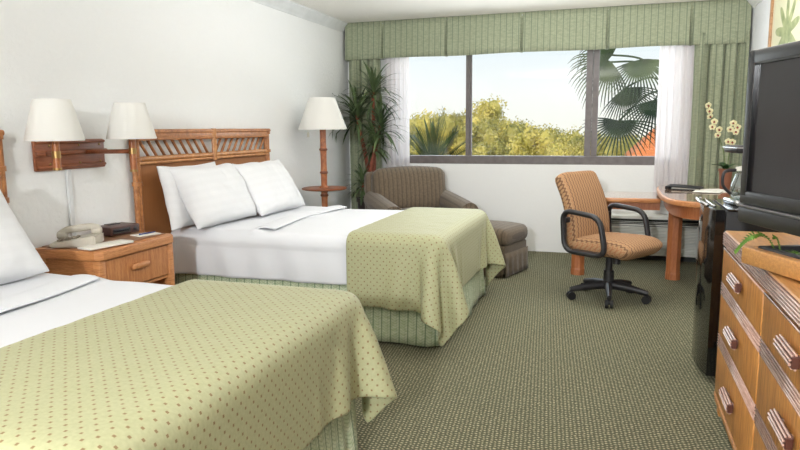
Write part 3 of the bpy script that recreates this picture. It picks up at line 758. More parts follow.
# potted dracaena
t = thing('potted_dracaena', 'tall potted dracaena with reddish canes behind the armchair', 'plant', (-2.42, 6.40, 0))
bm = B(); lathe(bm, [(0, 0), (.10, 0), (.11, .02), (.135, .52), (.145, .52), (.145, .56), (.125, .56), (.12, .50), (0, .50)], (0, 0, 0), 24); out('planter', bm, 'potd', t, autos=.6)
bm = B(); lathe(bm, [(.115, .505), (0, .52)], (0, 0, 0), 16); out('soil', bm, 'moss', t)
heads = [((.06, .0, 1.66), 1.0, .34), ((-.13, -.02, 1.42), 1.0, .38), ((.15, -.06, 1.31), 1.0, .32), ((.10, -.1, 1.14), .8, .30), ((-.05, -.08, .74), .7, .30), ((.06, -.04, .70), .7, .26)]
for k, (hp, s, L) in enumerate(heads):
    bm = B(); b0 = (.03 * math.cos(k * 1.3), .03 * math.sin(k * 1.3), .50)
    P = smooth_path([b0, ((b0[0] + hp[0] * .35), b0[1] + hp[1] * .3, .5 + (hp[2] - .5) * .45), (hp[0] * .8, hp[1] * .9, hp[2] - .12), hp]); tube(bm, P, [.024 - .010 * i / (len(P) - 1) for i in range(len(P))], 9); out('cane', bm, 'trunk', t, True)
    bm = B(); random.seed(20 + k); n = 60
    for i in range(n):
        a = i * 2.4 + random.uniform(-.2, .2); el = 1.25 - 1.6 * (i / n) + random.uniform(-.15, .15)
        d = (math.cos(a) * math.cos(el), math.sin(a) * math.cos(el) * .6, math.sin(el) + .12)
        blade(bm, (hp[0], hp[1], hp[2] - .10 * (i / n)), d, L * random.uniform(.85, 1.15) * s, .014, random.uniform(.9, 1.9), 6)
    cr = out('leaf_rosette', bm, 'leaf', t, True)
    for v in cr.data.vertices:
        v.co.x = max(v.co.x, -.365)
        if v.co.y > .17: v.co.y = .17 + (v.co.y - .17) * .1

# ---------------------------------------------------------------- desk
t = thing('desk', 'wooden desk with rounded end and narrow wing under the window', 'desk', (.6, 6.0, 0))
def dl(x, y): return (x - .6, y - 6.0)
def superpts(cx, cy, a, b, n=2.6, m=48):
    o = []
    for k in range(m):
        th = 2 * PI * k / m; c, s = math.cos(th), math.sin(th)
        o.append(dl(cx + a * abs(c) ** (2 / n) * (1 if c > 0 else -1), cy + b * abs(s) ** (2 / n) * (1 if s > 0 else -1)))
    return o
bm = B(); prism(bm, superpts(.735, 5.77, .375, .80, 3.4), .70, .74, .008); out('table_edge', bm, 'desk', t, autos=.5)
bm = B(); prism(bm, superpts(.735, 5.77, .360, .785, 3.4), .739, .7425); out('table_top', bm, 'desktop', t)
bm = B(); prism(bm, superpts(.735, 5.77, .315, .72, 3.4), .605, .705); out('apron', bm, 'deskleg', t, autos=.5)
bm = B(); bx(bm, (-.95, -.25, .645), (-.22, .34, .68), .005); out('wing_edge', bm, 'desk', t, autos=.5)
bm = B(); bx(bm, (-.935, -.235, .679), (-.22, .34, .6815)); out('wing_top', bm, 'desktop', t)
bm = B(); bx(bm, (-.90, -.20, .58), (-.22, -.18, .646)); out('wing_rail', bm, 'deskleg', t)
def oct_leg(x, y, h, r=.058):
    bm = B(); lathe(bm, [(0, 0), (r * 1.06, 0), (r * 1.06, .05), (r, .06), (r, h), (0, h)], dl(x, y) + (0,), 8)
    bmesh.ops.rotate(bm, cent=dl(x, y) + (0,), matrix=Matrix.Rotation(PI / 8, 3, 'Z'), verts=bm.verts); out('leg', bm, 'deskleg', t, autos=.3)
oct_leg(.505, 5.82, .61); oct_leg(-.265, 5.80, .645); oct_leg(.97, 5.5, .61)
# binder, papers
t = thing('binder', 'black binder lying open on the round desk end', 'binder', (.69, 5.98, .7435), math.radians(-14))
bm = B(); bx(bm, (-.24, -.12, 0), (.02, .12, .008), .002); bx(bm, (-.25, -.12, 0), (-.22, .12, .03), .008); out('cover', bm, 'blackm', t)
bm = B(); box(bm, (-.10, 0, .022), (.25, .235, .006), Matrix.Rotation(.05, 3, 'Y'), .001); out('front_cover', bm, 'blackm', t)
bm = B(); bx(bm, (-.20, -.10, .008), (.01, .105, .018)); out('pages', bm, 'paper', t)
for k, (x, y, r_) in enumerate(((.80, 5.90, .3), (.74, 5.80, -.25))):
    bm = B(); bx(bm, (-.10, -.14, 0), (.10, .14, .004)); o = out('brochure', bm, 'paper'); o.location = (x, y, .7428 + .0045 * k); o.rotation_euler = (0, 0, r_); tag(o, ('white brochure on the desk beside the terracotta pot', 'white brochure lying across another beside the binder')[k], 'brochure', 'brochures on the desk')
# orchid
t = thing('potted_orchid', 'cream orchid in a terracotta pot on the desk', 'orchid', (.905, 6.12, .7428))
bm = B(); lathe(bm, [(0, 0), (.040, 0), (.052, .15), (.058, .15), (.058, .17), (.048, .17), (.044, .15), (0, .15)], (0, 0, 0), 24); out('pot', bm, 'pot', t, autos=.6)
bm = B(); lathe(bm, [(.044, .151), (0, .156)], (0, 0, 0), 12); out('moss', bm, 'moss', t)
for a, L in ((1.9, .17), (4.4, .15), (3.3, .14), (0.3, .14)):
    bm = B(); blade(bm, (0, 0, .155), (math.cos(a), math.sin(a), 1.1), L, .028, 1.3, 7, .3); out('leaf', bm, 'oleaf', t, True)
def flower(c, s, seed):
    fl = B(); random.seed(seed); rot = Matrix.Rotation(random.uniform(-.5, .5), 3, 'Z') @ Matrix.Rotation(random.uniform(-.3, .5), 3, 'X')
    for k in range(5):
        a = PI / 2 + k * 2 * PI / 5; d = Vector((math.cos(a), 0, math.sin(a))); q = Vector((-math.sin(a), 0, math.cos(a))); wd = .021 if k in (1, 4) else .015; L = .03
        pts = [Vector((0, 0, 0)), d * L * .45 + q * wd + Vector((0, -.006, 0)), d * L, d * L * .45 - q * wd + Vector((0, -.006, 0)), ]
        mid = d * L * .5 + Vector((0, -.011, 0)); vs = [fl.verts.new(Vector(c) + rot @ (p * s)) for p in pts]; mv = fl.verts.new(Vector(c) + rot @ (mid * s))
        for i in range(4): fl.faces.new((vs[i], vs[(i + 1) % 4], mv))
    f_ = out('flower', fl, 'petal', t, True); mod(f_, 'SUBSURF', levels=1, render_levels=1)
    ct = B(); bmesh.ops.create_uvsphere(ct, u_segments=8, v_segments=6, radius=.007 * s); bmesh.ops.translate(ct, vec=Vector(c) + rot @ Vector((0, -.012, -.003)), verts=ct.verts); out('flower_centre', ct, 'petalr', f_, True)
st1 = smooth_path([(0, 0, .15), (-.03, 0, .33), (-.09, -.01, .48), (-.14, -.02, .60), (-.17, -.03, .70)]); st2 = smooth_path([(.01, 0, .15), (.02, 0, .32), (.04, -.01, .44), (.03, -.02, .54)])
for P in (st1, st2):
    bm = B(); tube(bm, P, .0035, 6); out('flower_stem', bm, 'stem', t, True)
for k, c in enumerate([(-.17, -.03, .70), (-.155, -.04, .655), (-.15, -.02, .61), (-.115, -.04, .565), (-.125, -.02, .52), (-.075, -.03, .50), (-.085, -.04, .455), (.03, -.03, .55), (.065, -.03, .52), (.01, -.03, .50), (.05, -.04, .48), (.0, -.03, .40), (.03, -.04, .395)]): flower(c, 1.2, k)

# ---------------------------------------------------------------- AC unit
t = thing('air_conditioner', 'beige through-wall air conditioner under the desk', 'air conditioner', (.37, YB - .002, 0))
bm = B(); bx(bm, (-.42, -.21, .05), (.42, 0, .43), .012); out('housing', bm, 'acm', t, autos=.6)
bm = B(); bx(bm, (-.40, -.215, .35), (.40, -.209, .40)); out('outlet_slot', bm, 'acd', t)
for k in range(2):
    bm = B(); box(bm, (0, -.217, .361 + .014 * k), (.79, .004, .003), Matrix.Rotation(.4, 3, 'X')); out('vane', bm, 'acm', t)
bm = B()
for k in range(17): box(bm, (0, -.214, .09 + .0145 * k), (.78, .012, .010), Matrix.Rotation(.5, 3, 'X'))
out('intake_grille', bm, 'acm', t)
bm = B(); bx(bm, (-.39, -.2115, .082), (.39, -.2095, .335)); out('intake_recess', bm, 'acd', t)
bm = B(); bx(bm, (-.40, -.16, .0), (.40, 0, .05)); out('plinth', bm, 'acd', t)  # dark box stands in for the shadow under the housing

# ---------------------------------------------------------------- office chair
t = thing('office_chair', 'swivel office chair in tan wavy striped fabric at the desk', 'office chair', (-.005, 5.0, 0), math.radians(57))
# local faces -y
def slab(bm, w0, w1, pts, th, edge=.5, nu=22, rr=3.2, side=.0):
    """upholstered slab: centre line pts (y,z) from low to high, half width w0->w1"""
    C = smooth_path([(0, a, b) for a, b in pts], 6); n = len(C) - 1
    def ring(sg):
        def fn(u, v):
            k = min(n, int(v * n)); c = C[k]; a = 2 * u - 1; bb = 2 * v - 1
            tn = (C[min(k + 1, n)] - C[max(k - 1, 0)]).normalized(); nr = Vector((0, tn.z, -tn.y)) * -1
            # rounded-rectangle outline
            w_ = (w0 + (w1 - w0) * v) * (1 - max(0, (abs(bb) - .62) / .38) ** 2.6 * .34)
            kk = max(0, 1 - abs(a) ** 8) ** .5 * max(0, 1 - abs(bb) ** 10) ** .5
            return tuple(Vector((a * w_, c.y, c.z)) + nr * (sg * th / 2 * kk))
        return fn
    for sg in (1, -1):
        me = grid(ring(sg), nu, n); bm.from_mesh(me); bpy.data.meshes.remove(me)
    bmesh.ops.remove_doubles(bm, verts=bm.verts, dist=.0008); return bm
bm = B(); slab(bm, .25, .235, [(.20, .36), (.185, .45), (.20, .60), (.245, .75), (.305, .87), (.335, .93)], .11); o = out('backrest', bm, 'office', t, True); mod(o, 'SUBSURF', levels=1, render_levels=1)
bm = B(); slab(bm, .25, .25, [(.20, .41), (.12, .41), (0, .415), (-.14, .42), (-.24, .41), (-.285, .375)], .13); o = out('seat', bm, 'office', t, True); mod(o, 'SUBSURF', levels=1, render_levels=1)
def rrect(pts, r=.06, n=5):
    o = []; m = len(pts)
    for i in range(m):
        p = Vector(pts[i]); a = (Vector(pts[i - 1]) - p); b = (Vector(pts[(i + 1) % m]) - p); ra = min(r, a.length * .45); rb = min(r, b.length * .45)
        pa = p + a.normalized() * ra; pb = p + b.normalized() * rb
        for k in range(n + 1): q = k / n; o.append((1 - q) ** 2 * pa + 2 * q * (1 - q) * p + q * q * pb)
    return o
for s in (-1, 1):
    x = s * .285
    pts = rrect([(x, .19, .375), (x, .215, .675), (x, -.10, .645), (x, -.155, .375)], .085, 6)
    bm = B(); tube(bm, pts, .025, 10, closed=True, sx=.75, up=(1, 0, 0)); ar = out('armrest', bm, 'blackp', t, True)
    bm = B(); box(bm, (s * .262, .02, .378), (.04, .22, .03), None, .006); out('bracket', bm, 'blackp', ar)
    bm = B(); box(bm, (s * .262, .205, .60), (.055, .05, .04), None, .008); out('bracket', bm, 'blackp', ar)
bm = B(); tube(bm, [(0, 0, .10), (0, 0, .22), (0, 0, .22), (0, 0, .35)], [.042, .036, .026, .026], 16, up=(1, 0, 0)); out('gas_column', bm, 'blackp', t, autos=.6)
bm = B(); box(bm, (0, 0, .342), (.17, .24, .035), None, .01); out('seat_mount', bm, 'blackp', t)
bm = B(); tube(bm, [(-.06, -.1, .35), (-.06, -.1, .29)], .028, 12); out('tension_knob', bm, 'blackp', t, autos=.6)
bm = B(); tube(bm, [(.05, .05, .335), (.27, .12, .29)], .006, 8); out('lever', bm, 'blackp', t, True)
bm = B(); lathe(bm, [(0, .075), (.05, .08), (.045, .125), (0, .13)], (0, 0, 0), 16); out('hub', bm, 'blackp', t, True)
for k in range(5):
    a = math.radians(-57 - 88 + 72 * k); ca, sa = math.cos(a), math.sin(a)
    bm = B(); tube(bm, [(ca * .03, sa * .03, .108), (ca * .16, sa * .16, .098), (ca * .285, sa * .285, .075)], [.033, .028, .020], 8, sx=.85); lg = out('base_leg', bm, 'blackp', t, autos=.8)
    bm = B(); cx, cy = ca * .278, sa * .278; tg = Vector((-sa, ca, 0))
    for s in (-1, 1):
        c = Vector((cx, cy, .031)) + tg * (.017 * s); tube(bm, [c - tg * .009, c + tg * .011], .030, 16)
    tube(bm, [(cx, cy, .028), (cx, cy, .075)], .009, 8); box(bm, (cx, cy, .045), (.034, .034, .02), Matrix.Rotation(a, 3, 'Z'), .005); out('caster', bm, 'blackm', lg, autos=.7)

# ---------------------------------------------------------------- mini fridge
t = thing('mini_fridge', 'glossy black mini fridge between the dresser and the desk', 'fridge', (.74, 3.70, 0))
bm = B(); bx(bm, (-.22, -.26, .02), (.27, .26, .865), .012); out('fridge_body', bm, 'blackm', t, autos=.6)
bm = B(); P = []
for k in range(13):
    y = -.26 + .52 * k / 12; P.append((-.262 - .035 * (1 - ((y) / .26) ** 2), y))
P = P + [(-.222, .26), (-.222, -.26)]
prism(bm, P, .035, .872, .004); dr = out('door', bm, 'blackg', t, autos=.5)
bm = B(); tube(bm, smooth_path([(-.285, -.12, .876), (-.31, -.02, .888), (-.305, .12, .888), (-.28, .22, .878)]), .010, 10); tube(bm, smooth_path([(-.255, -.16, .878), (-.27, 0, .884), (-.25, .22, .878)]), .006, 8); out('door_handle', bm, 'chrome', dr, True)
bm = B(); bx(bm, (-.21, -.255, .865), (.265, .255, .873), .003); out('top_panel', bm, 'blackg', t)
for sx in (-.18, .22):
    for sy in (-.2, .2):
        bm = B(); lathe(bm, [(0, 0), (.02, 0), (.02, .025), (0, .025)], (sx, sy, 0), 12); out('foot', bm, 'blackm', t)
# coffee maker on the fridge
t = thing('coffee_maker', 'coffee maker with chrome rim and clear carafe on the fridge', 'coffee maker', (.685, 3.70, .873), math.radians(12))
bm = B(); bx(bm, (-.12, -.09, 0), (.13, .09, .03), .012, 3); out('base', bm, 'chrome', t, autos=.6)
bm = B(); bx(bm, (.04, -.085, .03), (.13, .085, .27), .012, 3); out('water_tank', bm, 'blackp', t, autos=.6)
bm = B(); bx(bm, (-.13, -.09, .262), (.13, .09, .30), .012, 3); tp = out('brew_head', bm, 'blackp', t, autos=.6)
bm = B(); bx(bm, (-.135, -.092, .286), (.0, .092, .292), .002); out('chrome_rim', bm, 'chrome', tp)
bm = B(); lathe(bm, [(0, .034), (.058, .034), (.07, .06), (.068, .10), (.05, .15), (.046, .165), (.052, .175)], (-.045, 0, 0), 28); ca_ = out('carafe', bm, glass_mat('carafe_glass', .35, (225, 235, 235)), t, True)
bm = B(); lathe(bm, [(.052, .172), (.05, .19), (0, .20)], (-.045, 0, 0), 24); out('carafe_lid', bm, 'paper', ca_, True)
bm = B(); tube(bm, smooth_path([(-.095, 0, .175), (-.15, 0, .165), (-.155, 0, .10), (-.115, 0, .055)]), .008, 8); out('carafe_handle', bm, 'blackp', ca_, True)

# ---------------------------------------------------------------- dresser
DX = .47; DY0, DY1 = .70, 3.095
t = thing('dresser', 'golden oak dresser with reeded drawer pulls below the television', 'dresser', (DX, DY1, 0))
Ld = DY1 - DY0
bm = B(); bx(bm, (.012, -Ld, .05), (.60, 0, .80), .006); out('carcass', bm, 'oak', t, autos=.6)
bm = B(); bx(bm, (.0, -Ld - .005, .76), (.61, .004, .822), .006, 3); out('top', bm, 'oaktop', t, autos=.6)
def reeds(bm, ya, yb, zc, x, n=5, pitch=.0105, tilt=0.0, r=.0038):
    for k in range(n):
        z = zc + (k - (n - 1) / 2) * pitch; xo = x - tilt * (k - (n - 1) / 2) * pitch * -1
        tube(bm, [(xo, ya, z), (xo, yb, z)], r, 7, up=(1, 0, 0))
bm = B(); tilt = 0
for k in range(5): tube(bm, [(-.002, -Ld, .8095 - .0112 * k), (-.002, .002, .8095 - .0112 * k)], .0044, 8, up=(1, 0, 0))
out('top_reeding', bm, 'reed', t, True)
bm = B(); bx(bm, (-.0015, -Ld, .757), (.002, .0015, .816)); out('reeding_ground', bm, 'reedg', t)
for x in (.05, .55):
    for y in (-.04, -Ld + .04, -Ld * .5):
        bm = B(); bx(bm, (x - .04, y - .03, 0), (x + .04, y + .03, .06), .006); out('foot', bm, 'oak', t)
cols = [(-.815, -.02), (-1.61, -.835), (-2.40, -1.63)]; rows = [(.60, .748), (.37, .550), (.10, .318)]
for ca, cb in cols:
    for za, zb in rows:
        bm = B(); bx(bm, (-.004, ca, za), (.02, cb, zb), .004); d_ = out('drawer', bm, 'oak', t, autos=.6)
        bm = B(); reeds(bm, ca, cb, zb + .0, -.002, 1, .01); out('edge_bead', bm, 'reed', d_, True)
        yc = (ca + cb) / 2; zc = (za + zb) / 2 + .01
        bm = B()
        for k in range(6):
            th = -PI / 2 + PI * k / 5; tube(bm, [(-.020 - .014 * math.cos(th), yc - .085, zc + .019 * math.sin(th)), (-.020 - .014 * math.cos(th), yc + .085, zc + .019 * math.sin(th))], .0034, 7, up=(1, 0, 0))
        for q in (-.05, .05): bx(bm, (-.012, yc + q - .008, zc - .008), (.0, yc + q + .008, zc + .008))
        pl = out('drawer_pull', bm, 'reed', d_, autos=.8)
        bm = B(); bx(bm, (-.031, yc - .088, zc - .017), (-.010, yc + .088, zc + .017), .004); out('pull_core', bm, 'reedg', d_)
    for zz in (.577, .346):
        bm = B(); reeds(bm, ca, cb, zz, -.002, 4, .0122); rs = out('reeding_strip', bm, 'reed', t, True)
        bm = B(); bx(bm, (.0, ca, zz - .024), (.012, cb, zz + .024)); out('reeding_ground', bm, 'reedg', rs)
bm = B(); bx(bm, (.0, -Ld, .05), (.03, 0, .092), .004); reeds(bm, -Ld, 0, .082, .0, 2); out('plinth', bm, 'oak', t, autos=.8)
for y in (-.825, -1.62):
    bm = B(); bx(bm, (.0, y - .008, .09), (.02, y + .008, .76), .003); out('stile', bm, 'oak', t)

# ---------------------------------------------------------------- swivel tray + fern + TV
A = math.radians(-66)
t = thing('wooden_tray', 'thick wooden tray with dark inset under the television', 'tray', (.405, 2.33, .829), A)
# local x runs along the front edge towards the camera, y away
Lx, Ly = .78, .36
bm = B(); bx(bm, (0, 0, 0), (Lx, .035, .055), .006); bx(bm, (0, Ly - .035, 0), (Lx, Ly, .055), .006); bx(bm, (0, .035, 0), (.035, Ly - .035, .055), .006); bx(bm, (Lx - .035, .035, 0), (Lx, Ly - .035, .055), .006); bx(bm, (.03, .03, 0), (Lx - .03, Ly - .03, .012)); out('tray_frame', bm, 'oaktop', t, autos=.6)
bm = B(); bx(bm, (.035, .03, .012), (Lx - .035, .055, .062), .006); bx(bm, (.035, Ly - .075, .012), (Lx - .035, Ly - .035, .062), .006); bx(bm, (.035, .03, .012), (.06, Ly - .05, .062), .006); bx(bm, (Lx - .06, .05, .012), (Lx - .035, Ly - .05, .062), .006); out('liner', bm, 'blackp', t, autos=.6)
bm = B(); bx(bm, (.06, .055, .012), (Lx - .06, Ly - .075, .04)); out('soil', bm, 'moss', t)
t = thing('tray_fern', 'low green fern planted in the wooden tray', 'fern', (.405, 2.33, .869), A)
bm = B(); random.seed(3)
for k in range(330):
    x = random.uniform(.07, Lx - .07); y = random.uniform(.065, .17); a = random.uniform(0, 2 * PI)
    blade(bm, (x, y, .0), (math.cos(a), math.sin(a), random.uniform(.5, 1.2)), random.uniform(.02, .035), .004, 1.2, 3)
out('ground_fronds', bm, 'fern', t, True)
def frond(P, s=.018):
    bm = B(); Q = smooth_path(P, 5); tube(bm, Q, .0016, 5)
    for i in range(2, len(Q)):
        d = (Q[i] - Q[i - 1]).normalized(); sd = d.cross(Vector((.4, .8, .2))).normalized()
        for sg in (-1, 1): blade(bm, Q[i], d * .4 + sd * sg, s, s * .3, .5, 3)
    out('frond', bm, 'fern', t, True)
frond([(.07, .07, 0), (.06, .055, .04), (.035, .035, .058), (.005, .012, .04), (-.022, -.004, -.002)], .017); frond([(.11, .06, 0), (.105, .055, .03), (.10, .05, .052), (.09, .045, .058)], .012)

A = math.radians(-71)
t = thing('television', 'large dark flat television on the dresser, turned toward the beds', 'television', (.445, 2.60, .897), A)
TW = .95; Z0 = .035
bm = B(); bx(bm, (0, 0, Z0), (TW, .05, .63), .008, 3); bx(bm, (.12, .045, .15), (TW - .12, .11, .55), .02, 3); out('cabinet', bm, 'tvb', t, autos=.6)
bm = B()
for a, b in (((.0, -.012, .125), (.042, .01, .63)), ((TW - .042, -.012, .125), (TW, .01, .63)), ((.0, -.012, .585), (TW, .01, .63)), ((.0, -.012, .10), (TW, .01, .145))): bx(bm, a, b, .005, 2)
out('bezel', bm, 'tvb', t, autos=.6)
bm = B(); bx(bm, (.042, -.0145, .145), (.047, .0, .585)); bx(bm, (.042, -.0145, .58), (TW - .042, .0, .586)); out('gloss_edge', bm, 'blackg', t)
bm = B(); bx(bm, (.044, -.004, .143), (TW - .044, .001, .587)); out('screen', bm, 'tvs', t)
bm = B(); bx(bm, (.004, -.018, Z0), (TW - .004, .02, .088), .006); out('speaker_bar', bm, 'tvb', t, autos=.6)
bm = B(); bx(bm, (.0, -.022, .088), (TW, -.0, .098), .003); out('trim_strip', bm, 'silver', t)
bm = B(); bx(bm, (TW / 2 - .10, .03, .0), (TW / 2 + .10, .08, .15), .008); out('neck', bm, 'blackp', t)
bm = B(); bx(bm, (TW / 2 - .16, .05, .0), (TW / 2 + .20, .17, .014), .006); out('stand_base', bm, 'blackp', t)

# ---------------------------------------------------------------- framed picture
t = thing('framed_picture', 'framed botanical print on the right wall above the television', 'picture', (XR - .001, 5.28, 1.55))
W2, H2 = .50, .82
bm = B()
for a, b in (((-.03, -W2, 0), (0, -W2 + .035, H2)), ((-.03, W2 - .035, 0), (0, W2, H2)), ((-.03, -W2, 0), (0, W2, .035)), ((-.03, -W2, H2 - .035), (0, W2, H2))): bx(bm, a, b, .005)
out('frame', bm, 'gold', t, autos=.6)
bm = B(); bx(bm, (-.012, -W2 + .03, .03), (-.008, W2 - .03, H2 - .03)); out('mat_board', bm, 'mat_b', t)
me = grid(lambda u, v: (-.0135, W2 - .10 - u * (2 * W2 - .2), .11 + v * (H2 - .22)), 1, 1, lambda u, v: (u, v)); o = link('print', me, 'print', t); mod(o, 'SOLIDIFY', thickness=.001)

# ---------------------------------------------------------------- outside
bm = B(); bx(bm, (-70, YB + .5, -5.2), (70, 160, -5)); structure(out('ground_outside', bm, 'grass'))
def crown_mesh(seed, n=5200):
    random.seed(seed); bm = B(); cl = []
    for k in range(26):
        a = random.uniform(0, 2 * PI); r = random.uniform(0, .75); z = random.uniform(-.5, .62) ; s = (1 - abs(z) * .55)
        cl.append((Vector((math.cos(a) * r * s, math.sin(a) * r * s, z)), random.uniform(.24, .42)))
    for c, r in cl[:16]:
        bmesh.ops.create_icosphere(bm, subdivisions=2, radius=r * .62, matrix=Matrix.Translation(c))
    for v in bm.verts: v.co *= 1 + .12 * fbm(v.co.x * 5, v.co.y * 5, v.co.z * 5)
    for k in range(n):
        c, r = cl[k % 26]; d = Vector((random.gauss(0, 1), random.gauss(0, 1), random.gauss(0, 1))).normalized(); p = c + d * r * random.uniform(.75, 1.08)
        u = Vector((random.gauss(0, 1), random.gauss(0, 1), random.gauss(0, 1))).normalized(); v_ = u.cross(d + Vector((.01, 0, 0))).normalized(); s = random.uniform(.022, .05)
        q = [bm.verts.new(p + u * s * a + v_ * s * b) for a, b in ((-1, 0), (0, -.6), (1, 0), (0, .6))]; bm.faces.new(q)
    me = bpy.data.meshes.new('tree_crown'); bm.to_mesh(me); bm.free()
    for p in me.polygons: p.use_smooth = False
    return me
CR = [crown_mesh(31), crown_mesh(47), crown_mesh(59)]
bmT = B(); tube(bmT, smooth_path([(0, 0, 0), (.1, 0, 2), (-.05, .1, 4), (0, 0, 6)]), .2, 8); TR = bpy.data.meshes.new('tree_trunk'); bmT.to_mesh(TR); bmT.free(); TR.materials.append(M['bark'])
def pix(px, Y, py=130):   # world x, z at depth Y for a photo pixel
    d = R @ Vector((px - 400, 225 - py, -f)); s = Y / d.y; return d.x * s, 1.27 + d.z * s
#           px   top_py depth radius
TREES = [(414, 127, 30, 1.9, 'tree partly behind the spiky palm at the left edge of the window'),
         (440, 112, 42, 2.9, 'rounded yellow-green tree with two humps left of the thin mullion'),
         (456, 110, 46, 2.4, 'yellow-green tree just left of the thin window mullion'),
         (484, 98, 44, 2.3, 'tallest sunlit tree, right of the thin window mullion'),
         (478, 118, 36, 2.0, 'lower tree in front of the tallest sunlit tree'),
         (503, 117, 40, 2.3, 'bushy tree directly right of the tallest tree'),
         (522, 122, 38, 2.4, 'rounded olive tree in the middle of the wide window pane'),
         (535, 126, 32, 1.9, 'low yellow tree above the office chair back'),
         (553, 127, 38, 2.2, 'yellow-green tree above and right of the office chair'),
         (572, 130, 36, 2.1, 'olive tree just left of the fan palm fronds'),
         (592, 132, 34, 2.0, 'yellow tree behind the wide window mullion'),
         (612, 134, 36, 2.0, 'yellow-green tree seen through the lower fan palm frond'),
         (632, 137, 34, 1.7, 'low tree left of the orange roof outside'),
         (425, 138, 24, 1.3, 'low bush tree below the rounded tree at left'),
         (495, 138, 26, 1.5, 'low bushy tree near the sill right of the thin mullion'),
         (560, 142, 27, 1.5, 'low bushy tree near the sill above the desk wing')]
for k, (px, py, Y, r, lab) in enumerate(TREES):
    x, zt = pix(px, Y, py); x = pix(px, Y, 135)[0]
    t = thing('tree', lab, 'tree', (x, Y, -5), k * 1.1, 'trees beyond the window')
    me = CR[k % 3].copy(); me.materials.append(M['tree' if k % 2 else 'tree2'])
    c = link('crown', me, None, t); c.scale = (r, r, r * 1.1); c.location = (0, 0, zt + 5 - r * .98)
    tk = link('trunk', TR, None, t, True); tk.scale = (1, 1, (zt + 5 - r * .8) / 6)
# far tree line closes the gaps behind
bm = B()
for k in range(12):
    Y = 54; x, zt = pix(405 + k * 23, Y, (118, 116, 114, 110, 122, 126, 124, 130, 132, 133, 136, 138)[k]); r = 3.0
    n0 = len(bm.verts); bm.from_mesh(CR[k % 3]); bm.verts.ensure_lookup_table()
    bmesh.ops.transform(bm, matrix=Matrix.Translation((x, Y, zt - r * .98)) @ Matrix.Rotation(k * .9, 4, 'Z') @ Matrix.Diagonal((r, r, r * 1.1, 1)), verts=bm.verts[n0:])
for k in range(9): box(bm, (-14 + k * 3.2, 50, -3), (3.6, 3, 5), None, .4)
me = bpy.data.meshes.new('treeline'); bm.to_mesh(me); bm.free(); tag(link('treeline', me, 'tree2'), 'dense far line of trees closing the view beyond the window', 'trees', kind='stuff')
# hedge mass low down
def fan_leaf(bm, hub, axis, up, R_, seg=34, spread=2.5, droop=.5):
    """fan palm leaf: folded segments splayed about axis"""
    hub = Vector(hub); ax = Vector(axis).normalized(); n_ = ax.cross(Vector(up)).normalized(); pl = n_.cross(ax).normalized()
    for k in range(seg):
        a = (k / (seg - 1) - .5) * spread * 1.15; d = ax * math.cos(a) + n_ * math.sin(a)
        L = R_ * (1 - .25 * abs(a) / 2) * random.uniform(.9, 1.05); p = hub.copy(); dd = d.copy(); prev = None; n = 8
        for i in range(n + 1):
            q = i / n; w_ = .010 * R_ / .6 * math.sin(PI * min(.98, .1 + q * .88)) ** .8 * (1.2 if q < .5 else .9)
            sd = dd.cross(pl).normalized()
            v0 = bm.verts.new(p - sd * w_ + pl * w_ * .4); v1 = bm.verts.new(p); v2 = bm.verts.new(p + sd * w_ + pl * w_ * .4)
            if prev: bm.faces.new((prev[0], prev[1], v1, v0)); bm.faces.new((prev[1], prev[2], v2, v1))
            prev = (v0, v1, v2); p = p + dd * (L / n); dd = (dd + Vector((0, 0, -droop * (q ** 1.5) * 1.1))).normalized()
t = thing('fan_palm', 'shade-darkened fan palm with drooping fronds just outside the right pane', 'palm', (.72, 8.9, -5))
bm = B(); tube(bm, [(0, 0, 0), (.05, 0, 3), (0, 0, 6.6)], [.2, .16, .14], 14, up=(1, 0, 0)); out('trunk', bm, 'bark', t, True)
random.seed(5); crown_o = Vector((0, 0, 6.7))
FR = [((619, 121), (-.10, -.3, -1), .62, .25, 3.6), ((611, 62), (-.6, -.1, -.7), .66, .55, 2.8), ((640, 60), (.1, -.3, -.8), .62, .4, 3.0), ((612, 55), (-.25, -.2, .2), .62, .9, 3.0),
      ((655, 100), (.2, -.3, -.9), .6, .3, 3.2), ((625, 88), (.35, .1, -.9), .55, .3, 2.6), ((670, 60), (.8, .1, .1), .7, .7, 3), ((690, 110), (.7, .3, -.7), .6, .3, 3)]
for (pp, axd, R_, dr_, sp) in FR:
    Yh = random.uniform(8.45, 8.85); hx, hz = pix(pp[0], Yh, pp[1]); hub = Vector((hx - .72, Yh - 8.9, hz + 5))
    bm = B(); mid = (crown_o + hub) / 2 + Vector((0, 0, .15)); P = smooth_path([crown_o, mid, hub]); tube(bm, P, .012, 6); fan_leaf(bm, hub, axd, (0, -1, .2), R_, 26, sp * .8, dr_); out('frond', bm, 'palm', t, True)
